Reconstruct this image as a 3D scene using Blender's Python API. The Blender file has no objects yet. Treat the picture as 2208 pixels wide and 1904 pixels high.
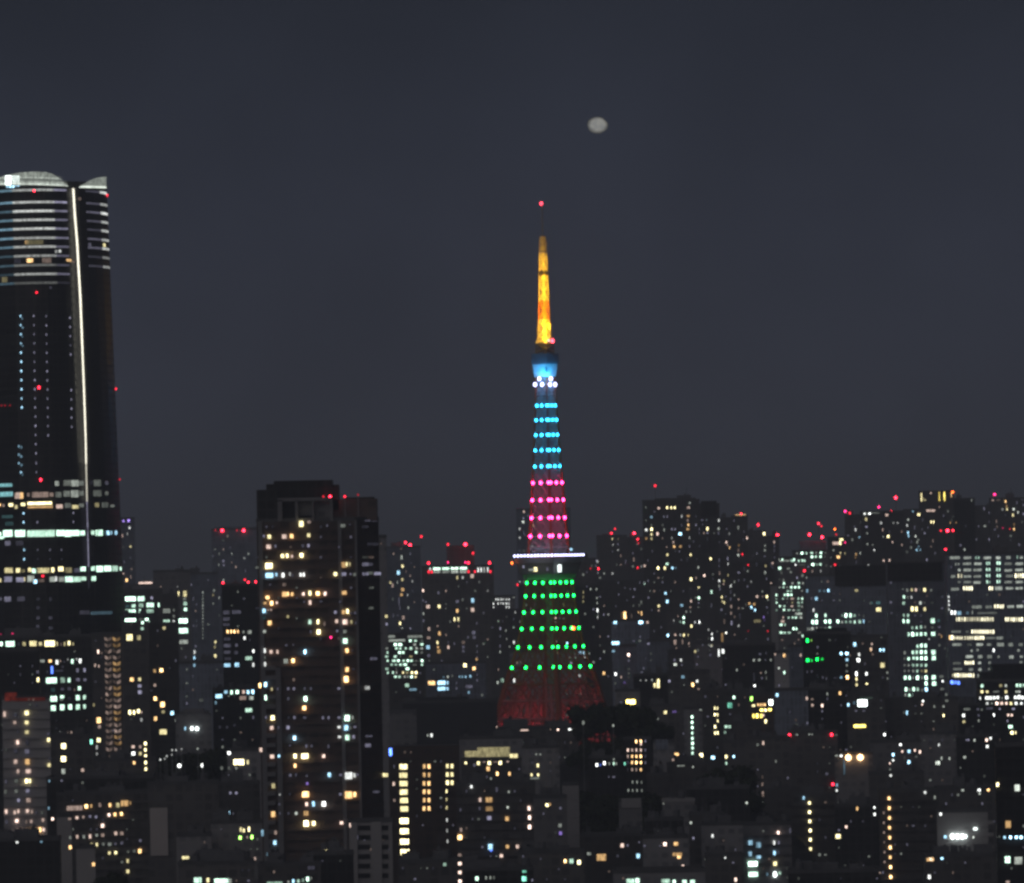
import bpy, math, random
from mathutils import Vector, Matrix, noise
random.seed(7)
SC = bpy.context.scene
COL = SC.collection


FILTER_W = 2.8
SKY_GAIN = 1.0
SUN_E = 0.34
FLOOD_W = 30.0
HAZE = 0.95e-4
GOLD = 1.5
RED_W = 2100.0
# ------------------------------------------------------------------ camera
F_PX = 17120.0                      # focal length in pixels of the 2208 px wide photograph
CAM = Vector((0.0, 0.0, 143.0))
PITCH = math.atan((1241.6 - 952.0) / F_PX)
ROLL = math.radians(1.1)
fw = Vector((0, math.cos(PITCH), math.sin(PITCH)))
up0 = Vector((0, -math.sin(PITCH), math.cos(PITCH)))
rt0 = Vector((1, 0, 0))
cx = rt0 * math.cos(ROLL) - up0 * math.sin(ROLL)
cy = rt0 * math.sin(ROLL) + up0 * math.cos(ROLL)
cz = -fw
cd = bpy.data.cameras.new('camera')
cam = bpy.data.objects.new('camera', cd)
COL.objects.link(cam)
cam.matrix_world = Matrix(((cx.x, cy.x, cz.x, CAM.x), (cx.y, cy.y, cz.y, CAM.y),
                           (cx.z, cy.z, cz.z, CAM.z), (0, 0, 0, 1)))
cd.sensor_fit = 'HORIZONTAL'
cd.sensor_width = 36.0
cd.lens = 36.0 * F_PX / 2208.0
cd.clip_start = 5.0
cd.clip_end = 200000.0
SC.camera = cam

# ------------------------------------------------------------------ world, light, exposure
SC.view_settings.view_transform = 'Standard'
SC.view_settings.look = 'None'
SC.view_settings.exposure = 0.0
SC.view_settings.gamma = 1.0
SC.view_settings.use_curve_mapping = False
SC.cycles.filter_width = FILTER_W
SC.cycles.use_denoising = True
SC.cycles.denoising_prefilter = 'ACCURATE'
SC.cycles.max_bounces = 4
SC.cycles.diffuse_bounces = 1
SC.cycles.glossy_bounces = 1
SC.cycles.transmission_bounces = 1
SC.cycles.volume_bounces = 0
SC.cycles.sample_clamp_indirect = 0.4
SC.cycles.caustics_reflective = False
SC.cycles.caustics_refractive = False

W = bpy.data.worlds.new('World')
SC.world = W
W.use_nodes = True
wn, wl = W.node_tree.nodes, W.node_tree.links
for n in list(wn):
    wn.remove(n)
wo = wn.new('ShaderNodeOutputWorld')
sky = wn.new('ShaderNodeTexSky')
sky.sky_type = 'NISHITA'
sky.sun_disc = False
sky.sun_elevation = math.radians(-7.0)
sky.sun_rotation = math.radians(180.0)
bg1 = wn.new('ShaderNodeBackground')
bg1.inputs['Strength'].default_value = 0.05
wl.new(sky.outputs[0], bg1.inputs[0])
tc = wn.new('ShaderNodeTexCoord')
sep = wn.new('ShaderNodeSeparateXYZ')
wl.new(tc.outputs['Generated'], sep.inputs[0])
ramp = wn.new('ShaderNodeValToRGB')       # night sky over a lit city: glow low down, darker above
SKY_STOPS = [(0.0, (0.0375, 0.0420, 0.0610)), (0.22, (0.0360, 0.0405, 0.0590)), (0.48, (0.0292, 0.0335, 0.0500)), (0.75, (0.0200, 0.0235, 0.0345)), (1.0, (0.0180, 0.0210, 0.0305))]
mp = wn.new('ShaderNodeMapRange')
mp.inputs['From Min'].default_value = -0.01
mp.inputs['From Max'].default_value = 0.10
wl.new(sep.outputs[2], mp.inputs[0])
cr = ramp.color_ramp
while len(cr.elements) < len(SKY_STOPS):
    cr.elements.new(0.5)
for e, (p, c) in zip(cr.elements, SKY_STOPS):
    e.position = p
    e.color = c + (1,)
wl.new(mp.outputs[0], ramp.inputs[0])
cl = wn.new('ShaderNodeTexNoise')         # thin uneven cloud
cl.inputs['Scale'].default_value = 26.0
cl.inputs['Detail'].default_value = 4.0
wl.new(tc.outputs['Generated'], cl.inputs['Vector'])
clr = wn.new('ShaderNodeMapRange')
clr.inputs['From Min'].default_value = 0.3
clr.inputs['From Max'].default_value = 0.7
clr.inputs['To Min'].default_value = 0.84
clr.inputs['To Max'].default_value = 1.13
wl.new(cl.outputs[0], clr.inputs[0])
vm = wn.new('ShaderNodeVectorMath')
vm.operation = 'SCALE'
wl.new(ramp.outputs[0], vm.inputs[0])
wl.new(clr.outputs[0], vm.inputs['Scale'])
bg2 = wn.new('ShaderNodeBackground')
bg2.inputs['Strength'].default_value = SKY_GAIN
wl.new(vm.outputs[0], bg2.inputs[0])
ad = wn.new('ShaderNodeAddShader')
wl.new(bg1.outputs[0], ad.inputs[0])
wl.new(bg2.outputs[0], ad.inputs[1])
wl.new(ad.outputs[0], wo.inputs['Surface'])

sd = bpy.data.lights.new('city_glow', 'SUN')     # the glow of the city behind the viewer
sd.energy = SUN_E
sd.angle = math.radians(70)
sd.color = (1.0, 0.94, 0.93)
so = bpy.data.objects.new('city_glow', sd)
COL.objects.link(so)
so.rotation_euler = (math.radians(68), 0, math.radians(-28))

# ------------------------------------------------------------------ helpers
def ray(px, py):
    return cx * ((px - 1104.0) / F_PX) + cy * ((952.0 - py) / F_PX) + fw

def at(px, py, Y):
    d = ray(px, py)
    return CAM + d * (Y / d.y)

def mesh(name, verts, faces, mat, parent=None, loc=(0, 0, 0), smooth=False):
    me = bpy.data.meshes.new(name)
    me.from_pydata(verts, [], faces)
    if mat is not None:
        me.materials.append(mat)
    if smooth:
        for p in me.polygons:
            p.use_smooth = True
    o = bpy.data.objects.new(name, me)
    COL.objects.link(o)
    o.location = loc
    if parent is not None:
        o.parent = parent
    return o

class MB:
    def __init__(s):
        s.v, s.f = [], []
    def hexa(s, p):                     # 8 corners: bottom ring, top ring
        n = len(s.v)
        s.v += [tuple(q) for q in p]
        s.f += [(n, n+3, n+2, n+1), (n+4, n+5, n+6, n+7)]
        for i in range(4):
            j = (i + 1) % 4
            s.f.append((n+i, n+j, n+4+j, n+4+i))
    def box(s, x0, x1, y0, y1, z0, z1):
        s.hexa([(x0, y0, z0), (x1, y0, z0), (x1, y1, z0), (x0, y1, z0),
                (x0, y0, z1), (x1, y0, z1), (x1, y1, z1), (x0, y1, z1)])
    def bar(s, a, b, r):
        a, b = Vector(a), Vector(b)
        d = (b - a).normalized()
        u = d.cross(Vector((0.31, 0.77, 0.55))).normalized()
        w = d.cross(u)
        n = len(s.v)
        for q in (a, b):
            for su, sw in ((-1, -1), (1, -1), (1, 1), (-1, 1)):
                s.v.append(tuple(q + u * r * su + w * r * sw))
        s.f += [(n, n+3, n+2, n+1), (n+4, n+5, n+6, n+7)]
        for i in range(4):
            j = (i + 1) % 4
            s.f.append((n+i, n+j, n+4+j, n+4+i))
    def ball(s, c, r, sz=1.0, seg=8, rings=5):
        n = len(s.v)
        c = Vector(c)
        s.v.append(tuple(c + Vector((0, 0, r * sz))))
        for i in range(1, rings):
            t = math.pi * i / rings
            for j in range(seg):
                a = 2 * math.pi * j / seg
                s.v.append((c.x + r * math.sin(t) * math.cos(a), c.y + r * math.sin(t) * math.sin(a), c.z + r * sz * math.cos(t)))
        s.v.append(tuple(c - Vector((0, 0, r * sz))))
        last = len(s.v) - 1
        for j in range(seg):
            k = (j + 1) % seg
            s.f.append((n, n+1+j, n+1+k))
            for i in range(rings - 2):
                a = n + 1 + i * seg
                s.f.append((a+j, a+seg+j, a+seg+k, a+k))
            a = n + 1 + (rings - 2) * seg
            s.f.append((a+j, last, a+k))
    def obj(s, name, mat, parent=None, loc=(0, 0, 0), smooth=False):
        return mesh(name, s.v, s.f, mat, parent, loc, smooth)

def root(name, label, cat, loc, group=None):
    o = bpy.data.objects.new(name, None)
    COL.objects.link(o)
    o.location = loc
    o['label'] = label
    o['category'] = cat
    if group:
        o['group'] = group
    return o

# ------------------------------------------------------------------ materials
def srgb(r, g, b):
    f = lambda c: (c / 255.0 / 12.92) if c <= 10 else ((c / 255.0 + 0.055) / 1.055) ** 2.4
    return (f(r), f(g), f(b))

def new_mat(name):
    m = bpy.data.materials.new(name)
    m.use_nodes = True
    nt = m.node_tree
    for n in list(nt.nodes):
        nt.nodes.remove(n)
    return m, nt.nodes, nt.links

def surf(name, col, rough=0.8, var=0.25, scale=0.15, metallic=0.0):
    m, N, L = new_mat(name)
    out = N.new('ShaderNodeOutputMaterial')
    b = N.new('ShaderNodeBsdfPrincipled')
    b.inputs['Roughness'].default_value = rough
    b.inputs['Metallic'].default_value = metallic
    b.inputs['Specular IOR Level'].default_value = 0.15
    t = N.new('ShaderNodeTexCoord')
    n = N.new('ShaderNodeTexNoise')
    n.inputs['Scale'].default_value = scale
    n.inputs['Detail'].default_value = 5.0
    L.new(t.outputs['Object'], n.inputs['Vector'])
    r = N.new('ShaderNodeMapRange')
    r.inputs['To Min'].default_value = 1 - var
    r.inputs['To Max'].default_value = 1 + var
    L.new(n.outputs[0], r.inputs[0])
    v = N.new('ShaderNodeVectorMath')
    v.operation = 'SCALE'
    v.inputs[0].default_value = col
    L.new(r.outputs[0], v.inputs['Scale'])
    L.new(v.outputs[0], b.inputs['Base Color'])
    L.new(b.outputs[0], out.inputs['Surface'])
    return m

def facade(name, wall, glass, bw, bh, gap, jitter):
    """wall with rows of unlit panes, stains and per-building tint"""
    m, N, L = new_mat(name)
    out = N.new('ShaderNodeOutputMaterial')
    b = N.new('ShaderNodeBsdfPrincipled')
    b.inputs['Specular IOR Level'].default_value = 0.2
    t = N.new('ShaderNodeTexCoord')
    sp = N.new('ShaderNodeSeparateXYZ')
    L.new(t.outputs['Object'], sp.inputs[0])
    mu = N.new('ShaderNodeMath')
    mu.operation = 'MULTIPLY_ADD'
    mu.inputs[1].default_value = 0.73
    L.new(sp.outputs[1], mu.inputs[0])
    L.new(sp.outputs[0], mu.inputs[2])
    cb = N.new('ShaderNodeCombineXYZ')
    L.new(mu.outputs[0], cb.inputs[0])
    L.new(sp.outputs[2], cb.inputs[1])
    br = N.new('ShaderNodeTexBrick')
    br.offset = 0.0
    br.inputs['Scale'].default_value = 1.0
    br.inputs['Brick Width'].default_value = bw
    br.inputs['Row Height'].default_value = bh
    br.inputs['Mortar Size'].default_value = gap
    br.inputs['Mortar Smooth'].default_value = 0.05
    br.inputs['Color1'].default_value = tuple(glass) + (1,)
    br.inputs['Color2'].default_value = tuple(g * (1 + jitter) + 0.01 * jitter for g in glass) + (1,)
    br.inputs['Mortar'].default_value = tuple(wall) + (1,)
    L.new(cb.outputs[0], br.inputs['Vector'])
    n = N.new('ShaderNodeTexNoise')
    n.inputs['Scale'].default_value = 0.07
    n.inputs['Detail'].default_value = 6.0
    L.new(t.outputs['Object'], n.inputs['Vector'])
    oi = N.new('ShaderNodeObjectInfo')
    r = N.new('ShaderNodeMapRange')
    r.inputs['To Min'].default_value = 0.65
    r.inputs['To Max'].default_value = 1.35
    L.new(n.outputs[0], r.inputs[0])
    r2 = N.new('ShaderNodeMapRange')
    r2.inputs['To Min'].default_value = 0.75
    r2.inputs['To Max'].default_value = 1.3
    L.new(oi.outputs['Random'], r2.inputs[0])
    mm = N.new('ShaderNodeMath')
    mm.operation = 'MULTIPLY'
    L.new(r.outputs[0], mm.inputs[0])
    L.new(r2.outputs[0], mm.inputs[1])
    v = N.new('ShaderNodeVectorMath')
    v.operation = 'SCALE'
    L.new(br.outputs['Color'], v.inputs[0])
    L.new(mm.outputs[0], v.inputs['Scale'])
    L.new(v.outputs[0], b.inputs['Base Color'])
    rr = N.new('ShaderNodeMapRange')
    rr.inputs['To Min'].default_value = 0.35
    rr.inputs['To Max'].default_value = 0.85
    L.new(br.outputs['Fac'], rr.inputs[0])
    L.new(rr.outputs[0], b.inputs['Roughness'])
    L.new(b.outputs[0], out.inputs['Surface'])
    return m

MAT = {
    'dark':  facade('dark facade', (0.12, 0.113, 0.112), (0.06, 0.058, 0.06), 3.4, 3.3, 0.5, 0.8),
    'black': facade('black facade', (0.05, 0.049, 0.049), (0.015, 0.015, 0.016), 3.0, 3.4, 0.35, 0.5),
    'brown': facade('brown tiled facade', (0.105, 0.078, 0.07), (0.05, 0.04, 0.038), 4.2, 3.2, 0.7, 0.8),
    'mid':   facade('grey facade', (0.24, 0.232, 0.24), (0.13, 0.13, 0.14), 3.6, 3.2, 0.75, 0.8),
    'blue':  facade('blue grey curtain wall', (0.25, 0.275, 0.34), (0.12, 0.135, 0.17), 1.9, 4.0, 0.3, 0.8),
    'pale':  facade('pale concrete facade', (0.40, 0.385, 0.39), (0.26, 0.25, 0.26), 6.0, 3.3, 1.5, 0.6),
    'panel': surf('pale wall panel', (0.52, 0.475, 0.46), 0.9, 0.12, 0.1),
    'plain': surf('plain pale render', (0.36, 0.345, 0.345), 0.9, 0.18, 0.1),
    'slate': surf('dark slate roofing', (0.055, 0.055, 0.06), 0.8, 0.3, 0.2),
    'roof':  surf('roof membrane', (0.11, 0.11, 0.115), 0.9, 0.4, 0.25),
    'plant': surf('painted roof plant', (0.14, 0.14, 0.15), 0.7, 0.4, 0.6),
    'trim':  surf('pale pilaster stone', (0.21, 0.205, 0.215), 0.8, 0.25, 0.3),
    'steel': surf('galvanised steel', (0.25, 0.25, 0.26), 0.5, 0.2, 0.5, 0.3),
    'orange': surf('international orange steel paint', (0.34, 0.07, 0.028), 0.55, 0.2, 0.4),
    'redlit_steel': surf('lower steel with red light in colour', (0.52, 0.16, 0.17), 0.6, 0.35, 0.2),  # red of the floodlights is put into this steel's colour
    'amber': surf('amber steel paint', (0.62, 0.26, 0.06), 0.55, 0.2, 0.6),
    'grey': surf('grey white steel paint', (0.42, 0.40, 0.38), 0.55, 0.15, 0.4),
    'white': surf('white steel paint', (0.72, 0.70, 0.66), 0.55, 0.15, 0.4),
    'ground': surf('dark city ground', (0.055, 0.055, 0.055), 0.95, 0.45, 0.03),
    'bark': surf('bark', (0.06, 0.045, 0.035), 0.9, 0.4, 3.0),
    'recess': surf('unlit window recess', (0.02, 0.02, 0.023), 0.5, 0.3, 0.5),
}

CC = {'g': (196, 238, 214), 'w': (236, 240, 236), 'y': (255, 240, 178), 'o': (255, 204, 138), 'p': (244, 212, 196),
      'b': (170, 222, 250), 'k': (150, 148, 172), 'd': (178, 186, 176), 'c': (130, 190, 195), 'l': (90, 130, 255),
      'v': (170, 140, 240), 'n': (170, 255, 110), 'N': (16, 225, 84), 't': (130, 225, 195), 'r': (255, 40, 62),
      'm': (255, 45, 120), 'q': (255, 110, 40), 'e': (190, 75, 62), 'B': (40, 190, 255), 'R': (255, 70, 90), 'i': (255, 250, 228), 'x': (200, 202, 255), 'j': (255, 247, 208), 'W': (240, 255, 250), 'Y': (255, 226, 110), 'O': (255, 200, 140)}
LV = {1: 0.13, 2: 0.36, 3: 0.95, 4: 2.3, 5: 4.6, 6: 9.0}
_em = {}
def glow(code):
    """lit window, lamp or light-washed part: colour letter + level"""
    if code in _em:
        return _em[code]
    c, l = code[0], int(code[1])
    m, N, L = new_mat('lit ' + code)
    out = N.new('ShaderNodeOutputMaterial')
    e = N.new('ShaderNodeEmission')
    col = srgb(*CC[c])
    s = LV[l]
    if c in 'WYO':
        s *= 3.0
    if c in 'rmq':
        s *= 4.5
    if c in 'NnlBR':
        s *= 2.0
    e.inputs['Color'].default_value = col + (1,)
    t = N.new('ShaderNodeTexCoord')
    n = N.new('ShaderNodeTexNoise')
    n.inputs['Scale'].default_value = 0.9
    n.inputs['Detail'].default_value = 2.0
    mpn = N.new('ShaderNodeMapping')
    mpn.inputs['Scale'].default_value = (1.6, 1.6, 0.5)
    oi = N.new('ShaderNodeObjectInfo')
    va = N.new('ShaderNodeVectorMath')
    va.operation = 'ADD'
    L.new(t.outputs['Object'], mpn.inputs['Vector'])
    L.new(mpn.outputs[0], va.inputs[0])
    L.new(oi.outputs['Location'], va.inputs[1])
    L.new(va.outputs[0], n.inputs['Vector'])
    r = N.new('ShaderNodeMapRange')
    r.inputs['From Min'].default_value = 0.3
    r.inputs['From Max'].default_value = 0.7
    lamp = c in 'rmqNBRWxi'
    r.inputs['To Min'].default_value = (0.92 if lamp else 0.45) * s
    r.inputs['To Max'].default_value = (1.08 if lamp else 1.45) * s
    L.new(n.outputs[0], r.inputs[0])
    vr = N.new('ShaderNodeMapRange')          # no two rooms equally bright
    vr.inputs['To Min'].default_value = 0.95 if lamp else 0.5
    vr.inputs['To Max'].default_value = 1.05 if lamp else 1.5
    L.new(oi.outputs['Random'], vr.inputs[0])
    ml = N.new('ShaderNodeMath')
    ml.operation = 'MULTIPLY'
    L.new(r.outputs[0], ml.inputs[0])
    L.new(vr.outputs[0], ml.inputs[1])
    L.new(ml.outputs[0], e.inputs['Strength'])
    L.new(e.outputs[0], out.inputs['Surface'])
    m.cycles.emission_sampling = 'FRONT' if (c in 'WrmqNBRxYO' and l >= 3) else 'NONE'
    _em[code] = m
    return m

# ------------------------------------------------------------------ ground: one sheet with low wooded rises
RISES = []                                # (X, Y, height, radius)
def rise(px, py, Y, rad):
    p = at(px, py, Y)
    RISES.append((p.x, Y, p.z, rad))
    return p
rise(1338, 1612, 3420, 38)
rise(1290, 1818, 3060, 36)
rise(1570, 1748, 3080, 32)
rise(425, 1700, 3150, 40)
rise(224, 1990, 2480, 9)
def ground_z(x, y):
    z = 0.0
    for (a, b, h, r) in RISES:
        q = ((x - a) ** 2 + (y - b) ** 2) / (r * r)
        if q < 12:
            z = max(z, h * math.exp(-q * q * 0.35))
    return z
xs = [-40000, -15000, -6000, -3000, -1500] + [-800 + i * 14 for i in range(101)] + [1000, 1500, 3000, 6000, 15000, 40000]
ys = [-3000, 0, 1200, 2000] + [2300 + i * 16 for i in range(82)] + [3800, 4200, 5000, 6500, 9000, 14000, 22000, 40000]
gv, gf = [], []
for y in ys:
    for x in xs:
        gv.append((x, y, ground_z(x, y)))
nx = len(xs)
for j in range(len(ys) - 1):
    for i in range(nx - 1):
        a = j * nx + i
        gf.append((a, a + 1, a + nx + 1, a + nx))
g = mesh('ground', gv, gf, MAT['ground'], smooth=True)
g['kind'] = 'structure'
# ------------------------------------------------------------------ buildings
class Bld:
    pass
BL = {}

def box_px(mb, x0, y0, x1, y1, Y, depth, org, zbase=None):
    a, b = at(x0, y0, Y), at(x1, y0, Y)
    z1 = (a.z + b.z) / 2 - org.z
    c = at((x0 + x1) / 2, y1, Y)
    z0 = c.z - org.z if zbase is None else zbase - org.z
    mb.box(a.x - org.x, b.x - org.x, Y - org.y, Y + depth - org.y, z0, z1)
    return a.x - org.x, b.x - org.x, z0, z1

def building(key, name, x0, yt, x1, D, mat, label, group=None, depth=None, poly=None, units=2, ledge=0.0,
             extras=(), parapet=True, roofmat='roof'):
    B = Bld()
    B.key, B.D, B.yt, B.x0, B.x1 = key, D, yt, x0, x1
    poly = poly or [(x0, 0.0), (x1, 0.0)]
    xm = (x0 + x1) / 2
    ztop = at(xm, yt, D).z
    pts = []
    for (px, dy) in poly:
        p = at(px, yt, D + dy)
        pts.append((p.x, D + dy))
    wid = pts[-1][0] - pts[0][0]
    dep = depth or max(14.0, min(34.0, wid * 0.8))
    ox, oy = (pts[0][0] + pts[-1][0]) / 2, D + dep / 2
    org = Vector((ox, oy, 0.0))
    B.org, B.pts, B.z = org, pts, ztop
    B.X0, B.X1 = pts[0][0], pts[-1][0]
    r = root(name, label, 'building', org, group)
    B.root = r
    ring = [(x - ox, y - oy) for x, y in pts]
    yb = max(y for _, y in pts) - oy + dep
    ring += [(ring[-1][0] - 0.6, yb), (ring[0][0] + 0.6, yb)]
    B.ring = ring
    n = len(ring)
    m = MB()
    m.v = [(x, y, -6.0) for x, y in ring] + [(x, y, ztop) for x, y in ring]
    for i in range(n):
        j = (i + 1) % n
        m.f.append((i, j, n + j, n + i))
    if ledge:
        step = ledge * D / F_PX
        z = ztop - step
        k = 0
        while z > 6 and k < 60:
            for i in range(len(pts) - 1):
                (ax, ay), (bx, by) = ring[i], ring[i + 1]
                m.hexa([(ax, ay - 0.7, z - 0.5), (bx, by - 0.7, z - 0.5), (bx, by + 0.2, z - 0.5), (ax, ay + 0.2, z - 0.5),
                        (ax, ay - 0.7, z), (bx, by - 0.7, z), (bx, by + 0.2, z), (ax, ay + 0.2, z)])
            z -= step
            k += 1
    m.obj('wall', MAT[mat], r)
    B.proud = 1.65 if key == 'J' else (0.75 if ledge else 0.12)
    q = MB()
    q.v = [(x, y, ztop - 0.02) for x, y in ring]
    q.f = [tuple(range(n))]
    if parapet:
        for i in range(n):
            (ax, ay), (bx, by) = ring[i], ring[(i + 1) % n]
            d = Vector((bx - ax, by - ay, 0))
            if d.length < 0.5:
                continue
            nn = Vector((-d.y, d.x, 0)).normalized() * 0.3
            q.hexa([(ax - nn.x*0.5, ay - nn.y*0.5, ztop - 0.3), (bx - nn.x*0.5, by - nn.y*0.5, ztop - 0.3), (bx + nn.x, by + nn.y, ztop - 0.3), (ax + nn.x, ay + nn.y, ztop - 0.3),
                    (ax - nn.x*0.5, ay - nn.y*0.5, ztop + 0.9), (bx - nn.x*0.5, by - nn.y*0.5, ztop + 0.9), (bx + nn.x, by + nn.y, ztop + 0.9), (ax + nn.x, ay + nn.y, ztop + 0.9)])
    q.obj('roof', MAT[roofmat], r)
    rr = random.Random(key)
    for u in range(units + (3 if (D < 3800 and units) else 0)):
        small = u >= 2
        uw = wid * (rr.uniform(0.05, 0.12) if small else rr.uniform(0.14, 0.34))
        ux = rr.uniform(ring[0][0] + uw / 2 + 0.5, -ring[0][0] - uw / 2 - 0.5)
        ud = dep * rr.uniform(0.2, 0.4) * (0.5 if small else 1)
        uh = rr.uniform(1.2, 2.6) if small else rr.uniform(1.6, 4.2)
        yo = -dep / 2 + (0.12 + 0.55 * rr.random()) * dep + max(dy for _, dy in poly) * 0.5
        k = MB()
        if small and u % 3 == 2:            # water tank on legs
            for a in (-1, 1):
                k.box(ux + a * 0.8 - 0.12, ux + a * 0.8 + 0.12, yo - 0.1, yo + 0.1, ztop, ztop + 1.3)
            n0 = len(k.v)
            for zz in (ztop + 1.2, ztop + 3.4):
                for q8 in range(10):
                    k.v.append((ux + 1.25 * math.cos(q8 * math.pi / 5), yo + 1.25 * math.sin(q8 * math.pi / 5), zz))
            k.f += [(n0 + i, n0 + (i + 1) % 10, n0 + 10 + (i + 1) % 10, n0 + 10 + i) for i in range(10)] + [tuple(range(n0 + 10, n0 + 20))]
            k.obj('water_tank', MAT['plant'], r)
            continue
        k.box(ux - uw / 2, ux + uw / 2, yo, yo + ud, ztop, ztop + uh)
        for s in range(rr.randint(1, 3)):
            tx = ux + rr.uniform(-0.4, 0.4) * uw
            k.box(tx - 0.5, tx + 0.5, yo + ud * 0.4, yo + ud * 0.4 + 1.0, ztop + uh, ztop + uh + rr.uniform(0.6, 1.6))
        if rr.random() < 0.4:
            tx = ux + rr.uniform(-0.4, 0.4) * uw
            k.box(tx - 0.12, tx + 0.12, yo + ud * 0.5, yo + ud * 0.5 + 0.24, ztop + uh, ztop + uh + rr.uniform(2, 5))
        k.obj('rooftop_unit', MAT['plant'], r)
    for (pn, ex0, ey0, ex1, ey1, dY, edep, em) in extras:
        k = MB()
        box_px(k, ex0, ey0, ex1, ey1, D + dY, edep, org)
        k.obj(pn, glow(em[1:]) if em[0] == '*' else MAT[em], r)
    B.win, B.lamp = [], []
    BL[key] = B
    return B

def B(*a, **k):
    return building(*a, **k)

FAR = 'high-rise towers along the far skyline'
MID = 'office and apartment blocks in the middle distance'
NEAR = 'nearer blocks in front of the city'

# ---- far skyline
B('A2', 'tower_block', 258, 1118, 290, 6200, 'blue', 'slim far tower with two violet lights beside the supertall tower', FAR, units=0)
B('A3', 'low_block', 236, 1262, 345, 5600, 'mid', 'low hazy block with a glowing orange roof strip behind the green lit office', FAR, units=1,
  extras=[('light_strip', 299, 1255, 328, 1259, 2, 1.5, '*p4')])
B('G', 'office_tower', 330, 1232, 410, 4700, 'mid', 'flat topped grey office with one yellow window over a white lit column', MID, units=1)
B('G2', 'office_tower', 405, 1237, 470, 4900, 'blue', 'pale blue office with a dashed vertical line of lights', MID, units=1)
B('H', 'office_block', 262, 1274, 350, 4300, 'dark', 'office with greenish white lit floors right beside the supertall tower', MID, units=1)
B('H2', 'office_block', 348, 1284, 384, 4350, 'dark', 'narrow office wing lit white at a few floors beside the yellow topped column', MID, units=1)
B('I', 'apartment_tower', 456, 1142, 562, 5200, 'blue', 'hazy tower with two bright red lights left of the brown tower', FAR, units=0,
  extras=[('penthouse', 462, 1135, 556, 1144, 6, 14, 'blue')])
B('I2', 'office_block', 478, 1262, 560, 3900, 'black', 'black topped office with an orange lit floor in front of the hazy tower', MID, units=1)
B('JB2', 'tower_block', 800, 1158, 833, 3300, 'mid', 'grey slab just showing behind the right edge of the brown tower', MID, units=0)
B('K', 'apartment_tower', 832, 1180, 906, 5900, 'blue', 'far apartment tower with a red light beside the brown tower', FAR, units=1)
B('L', 'office_tower', 909, 1222, 1064, 5000, 'dark', 'dark tower with a white lit crown rimmed by red lights', FAR, units=0,
  extras=[('penthouse', 963, 1176, 1022, 1224, 10, 14, 'dark')])
B('M', 'office_block', 832, 1368, 916, 4200, 'dark', 'office block packed with rows of greenish white windows below the lit crown tower', MID, units=1, ledge=8.7)
B('M2', 'office_block', 914, 1430, 1048, 4250, 'blue', 'low office with two bright white and one orange window below the lit crown tower', MID, units=1)
B('N', 'office_block', 1063, 1286, 1110, 5400, 'mid', 'far block with a small grid of white dots left of the striped tower', FAR, units=0)
B('N2', 'apartment_tower', 1058, 1316, 1122, 4900, 'dark', 'dim dark block at the left edge of the green lit tower legs', MID, units=1)
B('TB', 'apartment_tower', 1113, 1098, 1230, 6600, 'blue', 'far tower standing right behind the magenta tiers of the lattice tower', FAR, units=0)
B('TB2', 'apartment_block', 1118, 1262, 1240, 5300, 'dark', 'dark apartment block seen through the green lit lattice', FAR, units=1)
B('TB3', 'office_block', 1098, 1405, 1262, 4700, 'mid', 'low block with white window rows behind the lowest green lamps', MID, units=1)
B('O0', 'apartment_tower', 1232, 1206, 1290, 5600, 'dark', 'dark block with three white dots right of the tower deck', FAR, units=1)
B('O1', 'apartment_tower', 1286, 1156, 1352, 6400, 'dark', 'far twin topped tower with two close red lights right of the deck', FAR, units=1)
B('O2', 'apartment_tower', 1348, 1160, 1390, 6600, 'dark', 'narrow far tower with the brightest red light left of the tall dark one', FAR, units=1)
B('OB', 'apartment_block', 1286, 1254, 1392, 5000, 'dark', 'dark apartment block with two golden lit stairwells', FAR, units=1)
B('OC', 'apartment_block', 1236, 1262, 1290, 4950, 'black', 'black block with one thin column of white lights right of the green lamps', FAR, units=1)
B('P', 'apartment_tower', 1385, 1080, 1508, 5200, 'dark', 'tallest dark tower right of the lattice tower with three yellow top windows', FAR, units=1,
  extras=[('penthouse', 1412, 1074, 1500, 1082, 5, 15, 'dark')])
B('P2', 'apartment_tower', 1505, 1088, 1551, 5300, 'dark', 'dark headed wing tower joined to the right of the tallest dark tower', FAR, units=0,
  extras=[('penthouse', 1512, 1080, 1545, 1112, -1, 16, 'black')])
B('Q1', 'apartment_tower', 1547, 1118, 1580, 5900, 'dark', 'slender tower with a white window near its roof', FAR, units=1)
B('Q2', 'apartment_tower', 1577, 1114, 1612, 5600, 'dark', 'slender tower with a lit peach ring and red light on top', FAR, units=0,
  extras=[('light_ring', 1586, 1109, 1608, 1117, 3, 5, '*o4')])
B('Q3', 'apartment_tower', 1608, 1146, 1650, 6000, 'dark', 'far tower with one yellow window under a single red light', FAR, units=1)
B('Q4', 'apartment_tower', 1641, 1158, 1680, 5700, 'dark', 'slim tower with a bright red roof light left of the green white office', FAR, units=1)
B('Q5', 'apartment_block', 1576, 1212, 1668, 4900, 'dark', 'speckled dark apartment block with a blue white diagonal of windows', MID, units=2)
B('R', 'office_tower', 1675, 1203, 1737, 4600, 'mid', 'office tower with dense green white window rows beside a pale pillar', MID, units=0)
B('R2', 'office_tower', 1708, 1189, 1787, 4700, 'mid', 'square office top with three bright green white rows and red lights', MID, units=0,
  extras=[('penthouse', 1724, 1166, 1781, 1190, 6, 12, 'blue')])
B('T', 'apartment_tower', 1784, 1160, 1826, 5400, 'dark', 'slim tower with warm windows under a slanted yellow lit crane arm', FAR, units=0)
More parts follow.
